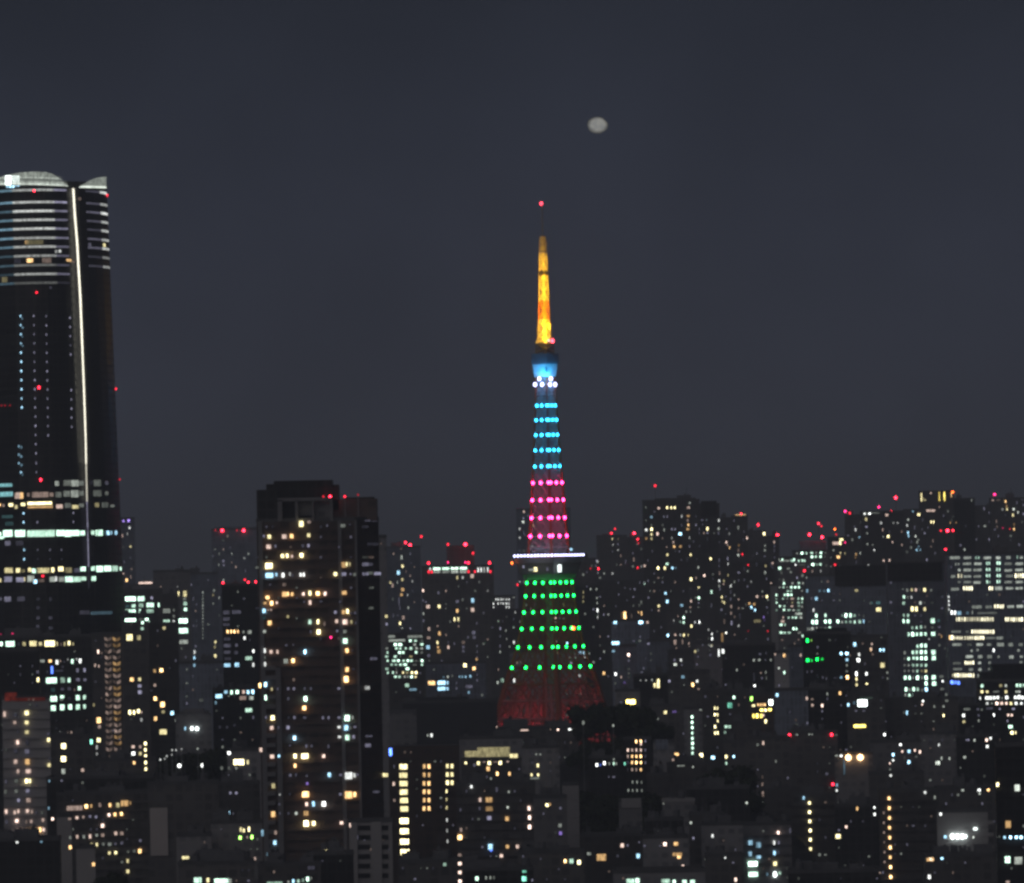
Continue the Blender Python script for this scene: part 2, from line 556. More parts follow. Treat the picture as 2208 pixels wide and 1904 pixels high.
B('T2', 'apartment_tower', 1821, 1112, 1864, 5700, 'dark', 'narrow dark tower with two magenta red roof lights', FAR, units=1)
B('U', 'apartment_tower', 1856, 1104, 1950, 5500, 'dark', 'dark tower with a white lit roof edge under a bright red light', FAR, units=0)
B('W1', 'apartment_tower', 1948, 1100, 1984, 5800, 'dark', 'narrow tower with paired yellow windows left of the two bright vertical bars', FAR, units=0)
B('W', 'apartment_tower', 1982, 1060, 2056, 5900, 'dark', 'tower crowned with two bright yellow vertical light bars', FAR, units=0)
B('X1', 'apartment_tower', 2054, 1076, 2102, 6000, 'black', 'unlit black tower right of the yellow light bars', FAR, units=1)
B('X2', 'apartment_tower', 2098, 1092, 2140, 6100, 'dark', 'dim tower with faint stair lights right of the unlit black one', FAR, units=1)
B('X3', 'apartment_tower', 2136, 1075, 2236, 5900, 'dark', 'far right tower with warm window columns and a red roof light', FAR, units=1)
# ---- middle distance
B('VL', 'office_block', 1737, 1240, 1948, 4300, 'blue', 'wide blue grey office with two rows of green white windows', MID, units=2,
  extras=[('roof_screen', 1800, 1219, 1946, 1262, -1, 4, 'black')])
B('VR', 'office_block', 1912, 1214, 2046, 4100, 'blue', 'office with a tall grid of green white windows beside the long lit office', MID, units=1,
  extras=[('roof_screen', 1914, 1214, 2030, 1252, -1, 4, 'black')])
B('Y', 'office_block', 2042, 1194, 2236, 3900, 'blue', 'long office with yellow white strip windows at the right edge', MID, units=1)
B('PIL', 'concrete_pillar_block', 1661, 1262, 1676, 4500, 'plain', 'thin pale pillar like stair tower beside the green white office', MID, units=0)
B('QA', 'apartment_block', 1530, 1196, 1580, 4650, 'dark', 'dark block with scattered lights and an orange column of windows', MID, units=1)
B('QB', 'apartment_block', 1436, 1286, 1534, 4750, 'dark', 'dark apartment block with pale peach stair windows right of the blue grey block', MID, units=2)
B('BLK', 'office_block', 1318, 1338, 1400, 4300, 'blue', 'plain blue grey block with two bright white lamps on its roof line', MID, units=1)
B('BB2', 'office_block', 1336, 1393, 1372, 4100, 'blue', 'narrow blue grey slab above the bright yellow white sign', MID, units=0)
B('BC', 'apartment_block', 1395, 1382, 1446, 4250, 'blue', 'plain bluish slab with almost no lit windows', MID, units=1)
B('BD', 'apartment_block', 1440, 1403, 1502, 4200, 'dark', 'small dark block with four white windows near its top', MID, units=1)
B('BE', 'apartment_block', 1496, 1388, 1562, 4150, 'mid', 'grey block with a cluster of white dashes at its upper right', MID, units=1)
B('Q6', 'apartment_block', 1556, 1390, 1672, 4000, 'black', 'wide black slab block with a short row of dim windows', MID, units=2)
B('PS', 'apartment_slab', 1669, 1407, 1701, 3700, 'pale', 'pale slab block with one orange window left of the green lights', MID, units=0)
B('BS', 'office_slab', 1699, 1394, 1731, 3750, 'blue', 'bluish louvred slab between the pale slab and the green lights', MID, units=0, ledge=7)
B('GB', 'apartment_block', 1728, 1366, 1834, 3800, 'black', 'black gabled block with green lights on its floors', MID, units=0, extras=[('roof_gable', 1760, 1354, 1826, 1367, 4, 12, 'black')])
B('GB2', 'apartment_block', 1830, 1372, 1914, 3850, 'dark', 'dark block with white window pairs right of the green lights', MID, units=1)
B('BF', 'low_block', 1366, 1456, 1448, 3900, 'black', 'low black block with two tall golden windows', MID, units=2)
B('BG', 'low_block', 1440, 1448, 1530, 3880, 'dark', 'low dark block with an orange and a white lamp right of the golden windows', MID, units=2)
B('BI', 'stair_block', 1474, 1528, 1514, 3500, 'mid', 'slim block with a dotted vertical line of white stair lights', MID, units=0)
B('BH', 'apartment_block', 1512, 1488, 1564, 3700, 'dark', 'small block with paired cream windows stacked five high', MID, units=1)
B('BJ', 'shop_block', 1326, 1490, 1380, 3800, 'mid', 'low block carrying the brilliant yellow white sign', MID, units=1)
B('BK', 'apartment_block', 1400, 1522, 1462, 3600, 'dark', 'dark block with one cream window over another right of the wooded rise', MID, units=1)
B('BL1', 'shop_block', 1612, 1498, 1672, 3550, 'brown', 'brightly lit low building with warm white glazed floors', MID, units=1)
B('BM', 'apartment_block', 1558, 1490, 1616, 3650, 'dark', 'dark block with pale green windows left of the brightly lit low building', MID, units=1)
B('BN', 'office_block', 1668, 1488, 1742, 3450, 'blue', 'blank bluish block right of the brightly lit low building', MID, units=0)
B('BO', 'apartment_block', 1738, 1486, 1832, 3480, 'black', 'dark block with a few pink windows left of the white sign', MID, units=2)
B('BP', 'shop_block', 1826, 1496, 1908, 3450, 'dark', 'block with a big white sign above a yellow sign', MID, units=1)
B('BR', 'office_block', 1900, 1508, 2066, 3470, 'dark', 'wide dark low block under the grid office', MID, units=2)
B('SR', 'office_block', 2108, 1468, 2236, 3600, 'black', 'black office at the right edge with bright white and pink rows', MID, units=0,
  extras=[('roof_screen', 2140, 1432, 2230, 1470, 6, 20, 'black'), ('roof_screen', 2116, 1450, 2150, 1470, 5, 20, 'black')])
B('SR2', 'office_block', 2062, 1520, 2112, 3560, 'black', 'dark stepped wing with two stacked white windows left of the pink lit rows', MID, units=1)
# ---- left
B('BB', 'office_block', -30, 1374, 198, 3500, 'black', 'black office with bright cream and green floors at the foot of the supertall tower', MID, units=1)
B('LC', 'office_block', -30, 1404, 84, 3200, 'black', 'unlit black block between the cream lit floor and the red topped apartment block', NEAR, units=0)
B('C', 'apartment_tower', 4, 1506, 107, 3000, 'pale', 'pale apartment block with a red lit roof edge and dotted windows', NEAR, units=0, ledge=21,
  extras=[('roof_edge', 10, 1494, 33, 1511, -0.4, 8, '*e2'), ('roof_edge', 33, 1504, 97, 1511, -0.4, 2, '*e1')])
B('D', 'apartment_tower', 197, 1368, 263, 3300, 'dark', 'dark tower with two columns of peach lit lattice balconies', NEAR, units=0)
B('E', 'apartment_block', 261, 1332, 320, 3400, 'dark', 'dark apartment block right of the lattice balcony tower', MID, units=1)
B('LF', 'apartment_block', 318, 1346, 384, 3600, 'dark', 'dark block with stacked orange windows beside the bluish slab', MID, units=1)
B('LG', 'office_block', 355, 1430, 482, 4000, 'blue', 'blank bluish slab behind the floodlit dome roofed building', MID, units=1)
B('LI', 'office_block', 458, 1487, 562, 3700, 'black', 'low black block with a bright blue white floor beside the brown tower', MID, units=1)
B('LH', 'gymnasium', 378, 1540, 456, 3500, 'mid', 'floodlit pale building with a low curved roof and two brilliant lamps', MID, units=0, parapet=False,
  extras=[('curved_roof', 386, 1534, 448, 1542, 2, 20, 'mid'), ('curved_roof', 396, 1529, 438, 1536, 4, 16, 'mid')])
B('LP', 'office_block', 104, 1588, 200, 3080, 'dark', 'low block with square cream windows between red topped block and lattice balcony tower', NEAR, units=1)
B('LK', 'house_block', 490, 1618, 566, 3000, 'mid', 'small block with one wide yellow window left of the brown tower foot', NEAR, units=1)
B('LL', 'apartment_block', 122, 1712, 328, 2800, 'dark', 'long dark apartment block with an orange lit top floor', NEAR, units=2, ledge=18)
B('LQ', 'low_block', 100, 1678, 330, 2880, 'black', 'flat black roof behind the orange lit top floor', NEAR, units=2)
B('LM', 'low_block', 318, 1690, 470, 2780, 'dark', 'dim block carrying a tall blank pale wall panel', NEAR, units=1,
  extras=[('wall_panel', 323, 1742, 361, 1845, -0.6, 0.5, 'panel')])
B('LN', 'house_block', 455, 1774, 566, 2720, 'mid', 'low pale house with lime green and yellow lamps left of the brown tower', NEAR, units=1)
B('LN2', 'house_block', 380, 1802, 456, 2700, 'mid', 'low house with a violet grey roof and one cream corner window', NEAR, units=1)
B('LO', 'office_block', 384, 1862, 548, 2500, 'dark', 'low office with a lit green white strip at the bottom edge', NEAR, units=1)
B('LR', 'concrete_block', 122, 1760, 154, 2700, 'plain', 'narrow pale wall left of the long apartment block', NEAR, units=0)
B('LS', 'concrete_block', 164, 1828, 205, 2560, 'plain', 'blank pale gable at the bottom left beside the dark tree', NEAR, units=0)
B('LT', 'low_block', -30, 1812, 128, 2600, 'black', 'black roof at the bottom left corner under the red topped block', NEAR, units=2)
# ---- brown tower
B('J', 'apartment_tower', 553, 1122, 816, 2650, 'brown', 'tall dark brown apartment tower in front with warm lit windows', NEAR, units=0, ledge=20.8, depth=34,
  poly=[(553, 3), (566, 0), (724, 0), (764, 0), (816, 12)],
  extras=[('crown_block', 553, 1056, 598, 1124, 3, 20, 'black'), ('crown_block', 590, 1036, 716, 1124, 5, 18, 'black'), ('crown_block', 574, 1044, 592, 1060, 4, 18, 'black'),
          ('crown_block', 714, 1045, 730, 1100, 6, 14, 'black'),
          ('crown_block', 716, 1076, 812, 1124, 6, 20, 'brown'), ('crown_block', 745, 1072, 806, 1080, 8, 14, 'black'),
          ('roof_frame', 598, 1073, 716, 1080, -0.6, 2, 'trim'), ('roof_frame', 598, 1078, 608, 1124, -0.6, 2, 'trim'), ('roof_frame', 636, 1078, 642, 1124, -0.6, 2, 'trim'),
          ('roof_frame', 672, 1078, 676, 1124, -0.6, 2, 'trim'), ('roof_frame', 711, 1078, 717, 1124, -0.6, 2, 'trim'), ('roof_frame', 642, 1078, 672, 1112, 1.5, 3, 'plant'),
          ('roof_frame', 676, 1080, 711, 1124, 2.5, 3, 'mid'),
          ('pilaster', 556, 1124, 565, 1900, -1.0, 1.2, 'trim'), ('pilaster', 728, 1122, 736, 1900, -1.0, 1.2, 'trim'), ('pilaster', 764, 1122, 769, 1900, -1.0, 1.2, 'trim'),
          ('stair_wing', 562, 1440, 572, 1920, -1.6, 2, 'trim'), ('stair_wing', 594, 1440, 605, 1920, -1.6, 2, 'trim')]
  + [('stair_wing', 572, 1436 + 20.8 * i, 594, 1445 + 20.8 * i, -1.5, 2, 'trim') for i in range(23)])
# ---- centre foreground
B('CA', 'office_block', 820, 1536, 898, 3400, 'mid', 'blank pale grey block above the yellow window columns', NEAR, units=0, roofmat='plant')
B('CB', 'hall', 868, 1514, 1072, 3560, 'slate', 'broad dark roofed hall left of the red lit tower foot', MID, units=1, extras=[('roof_block', 896, 1504, 1010, 1516, 4, 18, 'slate')])
B('CF', 'low_block', 1066, 1571, 1250, 3620, 'dark', 'low dark block right under the red lit tower foot', MID, units=2)
B('YW', 'apartment_tower', 838, 1608, 990, 2950, 'brown', 'dark block with stacked columns of yellow and orange windows', NEAR, units=0, parapet=False)
B('CC', 'office_block', 994, 1640, 1124, 3120, 'dark', 'dark block with a lit cream roof canopy', NEAR, units=0,
  extras=[('canopy', 1029, 1612, 1099, 1632, 2, 8, '*y2'), ('canopy', 1002, 1620, 1030, 1632, 2, 8, '*y2'), ('canopy', 1099, 1626, 1116, 1642, 1, 4, '*y3')])
B('CE', 'house_block', 1126, 1612, 1206, 3200, 'mid', 'small block with bright roof lamps right of the cream canopy', NEAR, units=1)
B('CD', 'apartment_block', 984, 1692, 1154, 2900, 'dark', 'dark apartment block with a few peach windows right of the yellow window columns', NEAR, units=2, ledge=19)
B('CG', 'apartment_tower', 1344, 1594, 1404, 3150, 'black', 'black block with a tidy grid of orange windows', NEAR, units=0)
B('CG2', 'low_block', 1270, 1634, 1346, 3190, 'black', 'black block with one row of white and teal windows', NEAR, units=1)
B('CM', 'house_block', 1150, 1720, 1222, 2850, 'mid', 'dim block with a bright yellow roof lamp', NEAR, units=1)
B('CL', 'low_block', 1118, 1838, 1260, 2640, 'dark', 'low dark block with a short row of cream and lime lights', NEAR, units=1)
B('CH', 'house_block', 1252, 1802, 1392, 2760, 'dark', 'dark house block with a large square peach window', NEAR, units=1)
B('CI', 'house_block', 1386, 1806, 1484, 2720, 'mid', 'block with a wide orange glow right of the square peach window', NEAR, units=1)
B('CK', 'office_block', 1322, 1880, 1520, 2500, 'mid', 'low office with two lit pale green strips on the bottom edge', NEAR, units=0)
B('CN', 'apartment_block', 860, 1858, 1000, 2480, 'dark', 'dark block under the yellow window columns on the bottom edge', NEAR, units=1)
B('CO', 'apartment_block', 990, 1876, 1150, 2520, 'black', 'low black block with teal lights on the bottom edge', NEAR, units=1)
B('JB', 'apartment_block', 752, 1772, 846, 2560, 'pale', 'pale concrete block with dark window bays at the brown tower foot', NEAR, units=0,
  extras=[('pier', 756, 1774, 770, 1910, -0.7, 0.8, 'plain'), ('pier', 800, 1772, 822, 1910, -0.7, 0.8, 'plain'), ('pier', 838, 1773, 845, 1910, -0.7, 0.8, 'plain')]
  + [('window_recess', 772, 1780 + 20.6 * i, 798, 1790 + 20.6 * i, -0.3, 0.4, 'recess') for i in range(6)]
  + [('window_recess', 823, 1780 + 20.6 * i, 837, 1790 + 20.6 * i, -0.3, 0.4, 'recess') for i in range(6)])
B('MB', 'shop_block', 556, 1866, 692, 2450, 'dark', 'low block with a rising strip of blue white windows on the bottom edge', NEAR, units=1)
B('MC', 'apartment_block', 660, 1842, 762, 2500, 'black', 'black block left of the pale concrete one on the bottom edge', NEAR, units=1)
# ---- right foreground
B('RA', 'low_block', 1560, 1600, 1640, 3300, 'dark', 'low dark block with one thin pink lamp', NEAR, units=2)
B('RB', 'apartment_tower', 1612, 1592, 1704, 3250, 'dark', 'unlit dark tower block with a pinkish window column left edge', NEAR, units=1)
B('RD', 'apartment_block', 1702, 1580, 1806, 3350, 'dark', 'wide dark block with red lights on its roof edge', NEAR, units=1)
B('RE', 'apartment_block', 1800, 1626, 1882, 3220, 'mid', 'dim block with two brilliant orange lamps on its roof', NEAR, units=0)
B('RF', 'office_block', 1876, 1600, 1986, 3300, 'mid', 'dim block with a string of small white lights on its left corner', NEAR, units=1)
B('RG', 'office_block', 1984, 1582, 2068, 3360, 'mid', 'dim pale walled block with two violet white lamps', NEAR, units=1)
B('RH', 'apartment_block', 2062, 1588, 2152, 3250, 'black', 'black block with a cluster of white and orange lamps at its right', NEAR, units=2)
B('RC', 'apartment_tower', 1706, 1716, 1804, 3080, 'dark', 'dark tower with a dotted cream stair light column', NEAR, units=1, ledge=20)
B('RC2', 'house_block', 1800, 1738, 1900, 3060, 'black', 'black block with an orange oval window', NEAR, units=1)
B('RI', 'apartment_tower', 1895, 1706, 2024, 2880, 'dark', 'dark tower with the long orange dotted stair light column', NEAR, units=1, ledge=21)
B('RI2', 'house_block', 2018, 1700, 2150, 3040, 'dark', 'dim block behind the floodlit one with orange lamps at its edge', NEAR, units=1)
B('RJ', 'office_block', 2020, 1750, 2130, 2800, 'pale', 'floodlit pale block with three brilliant white lamps', NEAR, units=0,
  extras=[('balcony', 2122, 1770 + 26 * i, 2142, 1777 + 26 * i, -0.2, 5, 'plain') for i in range(3)])
B('RJ2', 'low_block', 1994, 1846, 2150, 2700, 'dark', 'dark low block in front of the three brilliant lamps', NEAR, units=2)
B('RK', 'apartment_tower', 2146, 1608, 2236, 2550, 'black', 'black tower at the right edge with large bare windows', NEAR, units=0, ledge=27)
B('RL', 'office_block', 1598, 1778, 1706, 2880, 'mid', 'block with four floors of white windows at the lower right', NEAR, units=1, ledge=21)
B('RM', 'house_block', 1512, 1778, 1602, 2860, 'mid', 'dim stepped house left of the four white floors', NEAR, units=2)
B('RN', 'house_block', 1520, 1846, 1604, 2640, 'dark', 'dark house with one peach lamp on the bottom edge', NEAR, units=1)
B('RO', 'low_block', 1700, 1880, 1900, 2560, 'black', 'wide black roof on the bottom edge under the cream stair lights', NEAR, units=2)
B('RP', 'low_block', 1480, 1700, 1616, 3000, 'black', 'low black block behind the dim stepped house', NEAR, units=2)

# ---- low blocks that fill the slopes
B('F1', 'house_block', 1212, 1692, 1248, 3000, 'pale', 'pale blank house wall left of the wood above the peach window', NEAR, units=0)
B('F2', 'house_block', 1334, 1728, 1384, 2970, 'mid', 'small house with a pale sloping roof below the orange window grid', NEAR, units=0, extras=[('roof_slope', 1340, 1722, 1382, 1742, -0.5, 6, 'plain')])
B('F3', 'house_block', 1428, 1727, 1498, 2950, 'mid', 'broad pale roofed house right of the orange window grid', NEAR, units=1, roofmat='plain')
B('F4', 'house_block', 1408, 1600, 1454, 3300, 'mid', 'house with a slanting grey roof between orange grid and white stair lights', NEAR, units=0, extras=[('roof_slope', 1414, 1595, 1440, 1616, -0.4, 6, 'blue')])
B('F5', 'house_block', 1486, 1756, 1562, 2900, 'dark', 'dim flat house right of the broad pale roofed one', NEAR, units=2)
B('F7', 'house_block', 1394, 1672, 1442, 3120, 'dark', 'dim house close to the right side of the orange window grid', NEAR, units=2)
B('F8', 'house_block', 1438, 1648, 1524, 3160, 'dark', 'dark flat block under the foot of the white stair lights', NEAR, units=2)
B('F13', 'house_block', 1390, 1768, 1474, 2850, 'black', 'black house behind the wide orange glow', NEAR, units=2)
B('F14', 'house_block', 1874, 1668, 1992, 3080, 'dark', 'dim block behind the long orange stair light column', NEAR, units=2)
B('F15', 'house_block', 1638, 1704, 1724, 3120, 'dark', 'dim block left of the cream stair light column', NEAR, units=2)
B('F18', 'house_block', 196, 1640, 336, 3150, 'dark', 'dark low block at the foot of the lattice balcony tower', NEAR, units=2)
B('F19', 'house_block', 466, 1690, 560, 2930, 'dark', 'dim block behind the house with lime green lamps', NEAR, units=2)
B('F22', 'house_block', 990, 1592, 1128, 3380, 'mid', 'grey flat block behind the cream roof canopy', NEAR, units=2)
B('F24', 'house_block', 1560, 1560, 1640, 3400, 'dark', 'dim block below the pale green windows', NEAR, units=2)
# ------------------------------------------------------------------ lit windows and lamps, read off enlarged views of the photograph
# view: (left, top, zoom); entry: x,y,w,h,code or x,y,code; x and y may be lists a:b:c
V = {}
VIEWS = {'Z1': (0, 340, 4.963), 'Z2': (0, 640, 4.963), 'Z3': (0, 980, 4.963), 'Z4': (0, 1260, 5.957), 'Z5': (0, 1440, 3.8525),
         'Z6': (240, 1100, 4.964), 'Z7': (240, 1400, 3.544), 'M1': (520, 1000, 5.256), 'M2': (520, 1300, 5.256), 'M3': (520, 1560, 5.194),
         'M4': (820, 1100, 4.468), 'M5': (820, 1460, 4.0235), 'M7': (1040, 1000, 5.584), 'M8': (1040, 1280, 5.584),
         'R2': (1240, 1030, 5.956), 'R3': (1240, 1300, 5.956), 'R4': (1140, 1560, 5.18), 'R5': (1520, 1030, 5.7556), 'R6': (1520, 1300, 5.7556),
         'R7': (1520, 1560, 5.194), 'S1': (1860, 1030, 5.954), 'S2': (1860, 1300, 5.954), 'S3': (1860, 1560, 5.195)}
V['Z1'] = '''@A 365,355,34,46,r4 1140,403,28,44,r3 393,1443,32,44,r3 365,905,200,60,y1 285,905,35,60,o3 600,1005,22,50,w2 640,1000,22,45,w3 320,1100,65,50,o4 500,1100,100,70,p1 190,1105,70,60,k1
735,1098,45,40,o4 780,1115,30,35,p1 50,1305,60,70,y2 960,930,25,55,k2 1115,935,35,55,y3 850,440,25,50,p1 540,1390,25,40,k1'''
V['Z2'] = '''@A 418,970,40,60,r4 1236,985,28,40,r3 22:60:112,1163,22,28,r1 @A! 222:224:226:227:228:230:231:232:234:235:236,205+98,18,34,b4 240:246:244:246,232+98,14,30,b2
362:364:366:367:368:370:371:373:374:376:378:380:381:382:384:386:388,205+98,18,34,k3 493:495:496:497:499:501:503:505:508:509:510:511:512:514,208+98,18,34,k3
742:743:745:748:751,225+98,16,32,k3 757:758:759:760:762,1000+98,18,34,k3 205:205,1600+90,24,36,b3 232:233,1610+98,30,40,b2 205,1780,24,30,b3'''
V['Z3'] = '''@A 437,270,36,56,r4 1280,267,20,28,r2 460,1300,40,44,r3 @A! 205:228,95+95,20,30,b4 235:245,115+100,24,36,b2 390:390,95+95,18,30,k3 255:255,630+97,18,32,b4 400,725,18,32,k3 780:780,625+95,16,30,k3
262:262,1020+100,20,34,b4 405:535:655,1020,18,30,k2 405:535:655,1120,18,30,k1
@A 60,328,150,42,c3 608,310,40,75,d3 715,305,70,75,d2 800,308,70,80,d3 868,308,45,75,d2 975,300,30,60,k1 1040,305,70,80,d2 1140,305,35,60,k2
65,425,150,60,c3 190,440,60,80,p3 232,440,34,80,o3 305,430,25,60,p2 430,430,180,70,p2 550,430,40,60,p2 625,430,60,70,d2 715,420,65,75,d2 800,420,70,90,d3 868,415,40,75,d2 1040,415,80,80,d2 1140,415,35,60,d2
0,540,15,40,o4 40,545,20,40,p2 118,540,45,50,y5 175,560,25,60,y3 248,533,45,50,y5 425,522,265,36,y5 430,562,280,26,o3 635,555,65,50,p3 725,545,60,60,d2 805,560,60,45,y3 870,545,40,60,d2 1035,540,40,70,y2 1120,540,60,65,d2 1200,550,45,40,d2
80,665,120,40,c1 100,740,90,50,c1 5,850,15,60,g4 85,845,105,85,g4 215,845,110,85,g4 440,845,305,85,g4 645,840,80,75,g4 730,845,70,80,g4 810,840,65,70,g4 880,840,40,75,g4 992,835,30,65,g4 1058,838,70,75,g4 1120,840,30,70,c1 1155,838,28,65,b4 1190,838,12,60,b3 1238,838,30,65,b4
15,890,60,30,g5 85,950,60,60,k2 210,950,80,60,k1
95,1240,90,65,y3 195,1240,45,70,y4 250,1245,35,50,y2 320,1235,35,65,y4 365,1245,40,70,g5 465,1240,130,65,y3 565,1235,30,75,y4 650,1225,50,70,y4 735,1238,60,65,y2 825,1240,60,55,k2 888,1225,45,70,g4 995,1220,38,65,g4 1065,1225,65,75,g4 1150,1220,65,70,g4 1230,1220,65,70,g4 1290,1222,25,55,g4
5,1345,20,60,y3 90,1335,90,70,k3 215,1340,85,60,k3 264,1335,12,60,y3 330,1330,70,80,d3 378,1360,35,60,b5 440,1350,70,40,p1 560,1335,60,65,d3 600,1330,18,75,w4 660,1335,60,60,d3 740,1335,75,70,g4 825,1335,65,65,g4 893,1328,45,60,g4 1002,1328,45,70,g4
85,1548,75,65,k3 225,1545,80,60,k2 10,1545,20,50,k2 410,1548,40,50,k1 540,1545,25,60,k1 1090,1695,210,40,b1 985,1700,15,40,b3 905,1690,90,50,k1
@ 1310,870,20,50,p3 1385,785,30,30,w4 1322,712,40,35,v4 1378,708,50,40,v4 1395,985,30,30,y3 1395,1105,20,30,k2 1330,1150,20,40,k2 1355,1345,40,45,o5 1400,1310,20,60,p2 1322,1275,15,25,p3'''
V['Z4'] = '''@A 490:490:485:490,300:430:540:650,45,60,k1 650,430:560,55,60,k1
@BB 10,640,30,40,m1 160,632,40,32,m2 765?
15,765,50,75,g5 130,765,130,80,g5 240,765,40,60,k1 310,765,60,75,y3 425,760,100,80,y4 520,765,60,70,y3 640,760,150,90,y5 735,765,26,80,y3 785,770,40,60,p1 830,765,30,80,y3 885,755,45,80,y4 935,765,40,60,y3
545,985,85,40,d3 645,985,60,50,o5 733,1000,50,85,w4 775,985,15,40,p3 825,995,40,50,k1 872,965,15,40,w2 930,990,40,85,g4 985,960,12,40,w3 1030,985,45,85,w4 668,1100,30,115,l4
540,1125,50,55,k2 610,1125,50,55,k1 760,1110,120,30,k1 995,1105,50,80,k3 1085,1100,45,75,k3 530,1225,45,85,y4 660,1235,160,85,g5 805,1230,85,80,g3 888,1230,50,85,g4 1000,1225,75,50,k2 1090,1225,60,55,k2
680,1355,80,65,c1 800,1345,70,60,k1 890,1340,60,60,k2 1020,1335,60,75,g4 680,1470,120,85,g4 800,1445,75,45,g4 790,1480,60,40,d2 890,1465,60,60,k1 1000,1455,75,80,g4 1085,1450,55,80,g4
685,1590,90,80,g4 800,1580,80,85,g4 900,1575,75,80,g4 1000,1575,80,80,g4 1085,1570,50,80,g4
@D 1262,865,30,70,p4 1305,880,20,40,p2 1222,1040,30,60,p3 1270,1050,25,50,p3 1195,1550,35,60,y2 1265,1740,75,75,o4
@C 370,1405,25,40,p1 430,1415,30,40,p1'''.replace('765?', '')
V['Z5'] = '''@C 38,385,25,60,p3 130,390,40,50,k1 222,375,45,50,y4 122,455,35,35,p3 222,455,42,42,y4 222,535,40,40,y3 147,618,25,45,p4 225,620,30,60,k1 130,690,40,50,k1 225,695,50,40,k2 130,780,40,45,p3 228,780,50,50,o3
150,860,20,45,p3 235,860,60,35,p3 135,940,35,40,d2 220:248,940,22,45,y5 50,945,25,40,k2 48,1030,30,45,d2 135,1025,35,40,d2 230,1022,40,40,k3 155,1100,30,40,k3 238,1100,50,40,p3 52,1195,28,45,p4 122,1200,22,45,p3 152,1190,25,45,p4 228,1190,30,40,p4 265,1195,20,40,p3
55,1280,25,40,k2 140,1272,40,38,p4 220,1280,20,40,p2 260,1275,25,40,p3 58,1355,20,40,k2 160,1355,30,45,p5 257,1352,32,40,o4 330,1345,35,50,o5 362,1345,25,40,p3 358,1265,25,40,p3
@ 142,1425,30,32,w4 342,1422,30,30,b3 437,1255,28,32,p5
425,597,32,45,y4 430,548,35,30,k2 430,808,36,42,y4 428,755,25,30,k1 528,650,60,50,y5 528,757,60,50,y5 527,860,48,50,d3 512,930,25,30,k3 410,938,15,35,b3 405,1165,18,35,b3 498:530,537,14,25,w3 562:592,537,14,25,p3 648,540,45,30,g3 697,548,38,45,g4 685,850,35,40,p3 685,900,32,35,p4 685,955,32,30,d2
@D 820,435,50,50,o5 825,490,35,40,p2 820,600,45,50,y5 775,615,28,55,t5 805,660,20,50,w3 805,715,15,35,w2
@ 1095,97,45,45,o4 1160,95,35,40,y3 1160,150,50,30,k3 1163,202,50,35,k3 1078:1113,370,24,50,y5 1150,360,30,50,y5 1175,370,18,30,p3 1175,433,25,40,w3 1285,25,30,40,o3 1340,20,40,45,o5 1287,145,30,35,p3 1290,255,35,45,o5 1350,305,55,50,o5 1355,365,40,35,y2 1430,375,40,45,b5 1292,422,35,50,o4 1355,532,65,50,y3
1105,655,40,35,p3 1165,655,30,35,p2 1065,712,40,30,p4 1107,712,42,40,w5 1165,712,35,40,y3 1115,772,28,45,o4 1207:1208:1209:1210:1211:1212,628+53,27,38,y5
1332:1368:1385:1428:1430:1463:1508,762:755:733:722:683:683:675,16,20,w3 1490,815,28,36,w5 1490,1068,35,35,b4
@LL 620,1165,150,45,p2 718,1150,35,45,o5 758,1148,20,40,o3 830,1138,35,50,p2 915,1140,30,45,o4 978,1140,40,55,y3 1035,1125,70,55,o3 1082,1122,26,40,o2
592,1255,35,25,p2 640,1245,28,32,p4 693,1240,26,32,p3 748,1235,28,30,k3 798,1238,26,30,k3 905,1222,28,36,p4 955,1218,30,40,o4 1008,1213,30,40,o5 853,1312,36,46,p4
595,1410,28,40,d2 642,1403,28,40,p3 697,1403,28,40,d3 750,1400,28,50,p3 805,1390,28,32,d3 853,1390,40,40,p3 962,1375,32,42,p3 1012,1375,40,42,p2 592,1490,32,42,o4 763,1468,34,42,y3 805,1468,30,40,y4 858,1465,30,32,d2 912,1465,44,36,d3 960,1462,30,30,k2 1012,1455,35,35,k2
910,1538,32,34,y3 962,1535,30,36,y4 1065,1527,32,30,d2 1115,1522,32,32,d2 1162,1522,38,50,o4 1165,1435,30,30,k2 1015,1612,30,30,d2 1062,1605,28,45,y3 1062,1690,35,45,y3 808,1632,36,42,o4'''
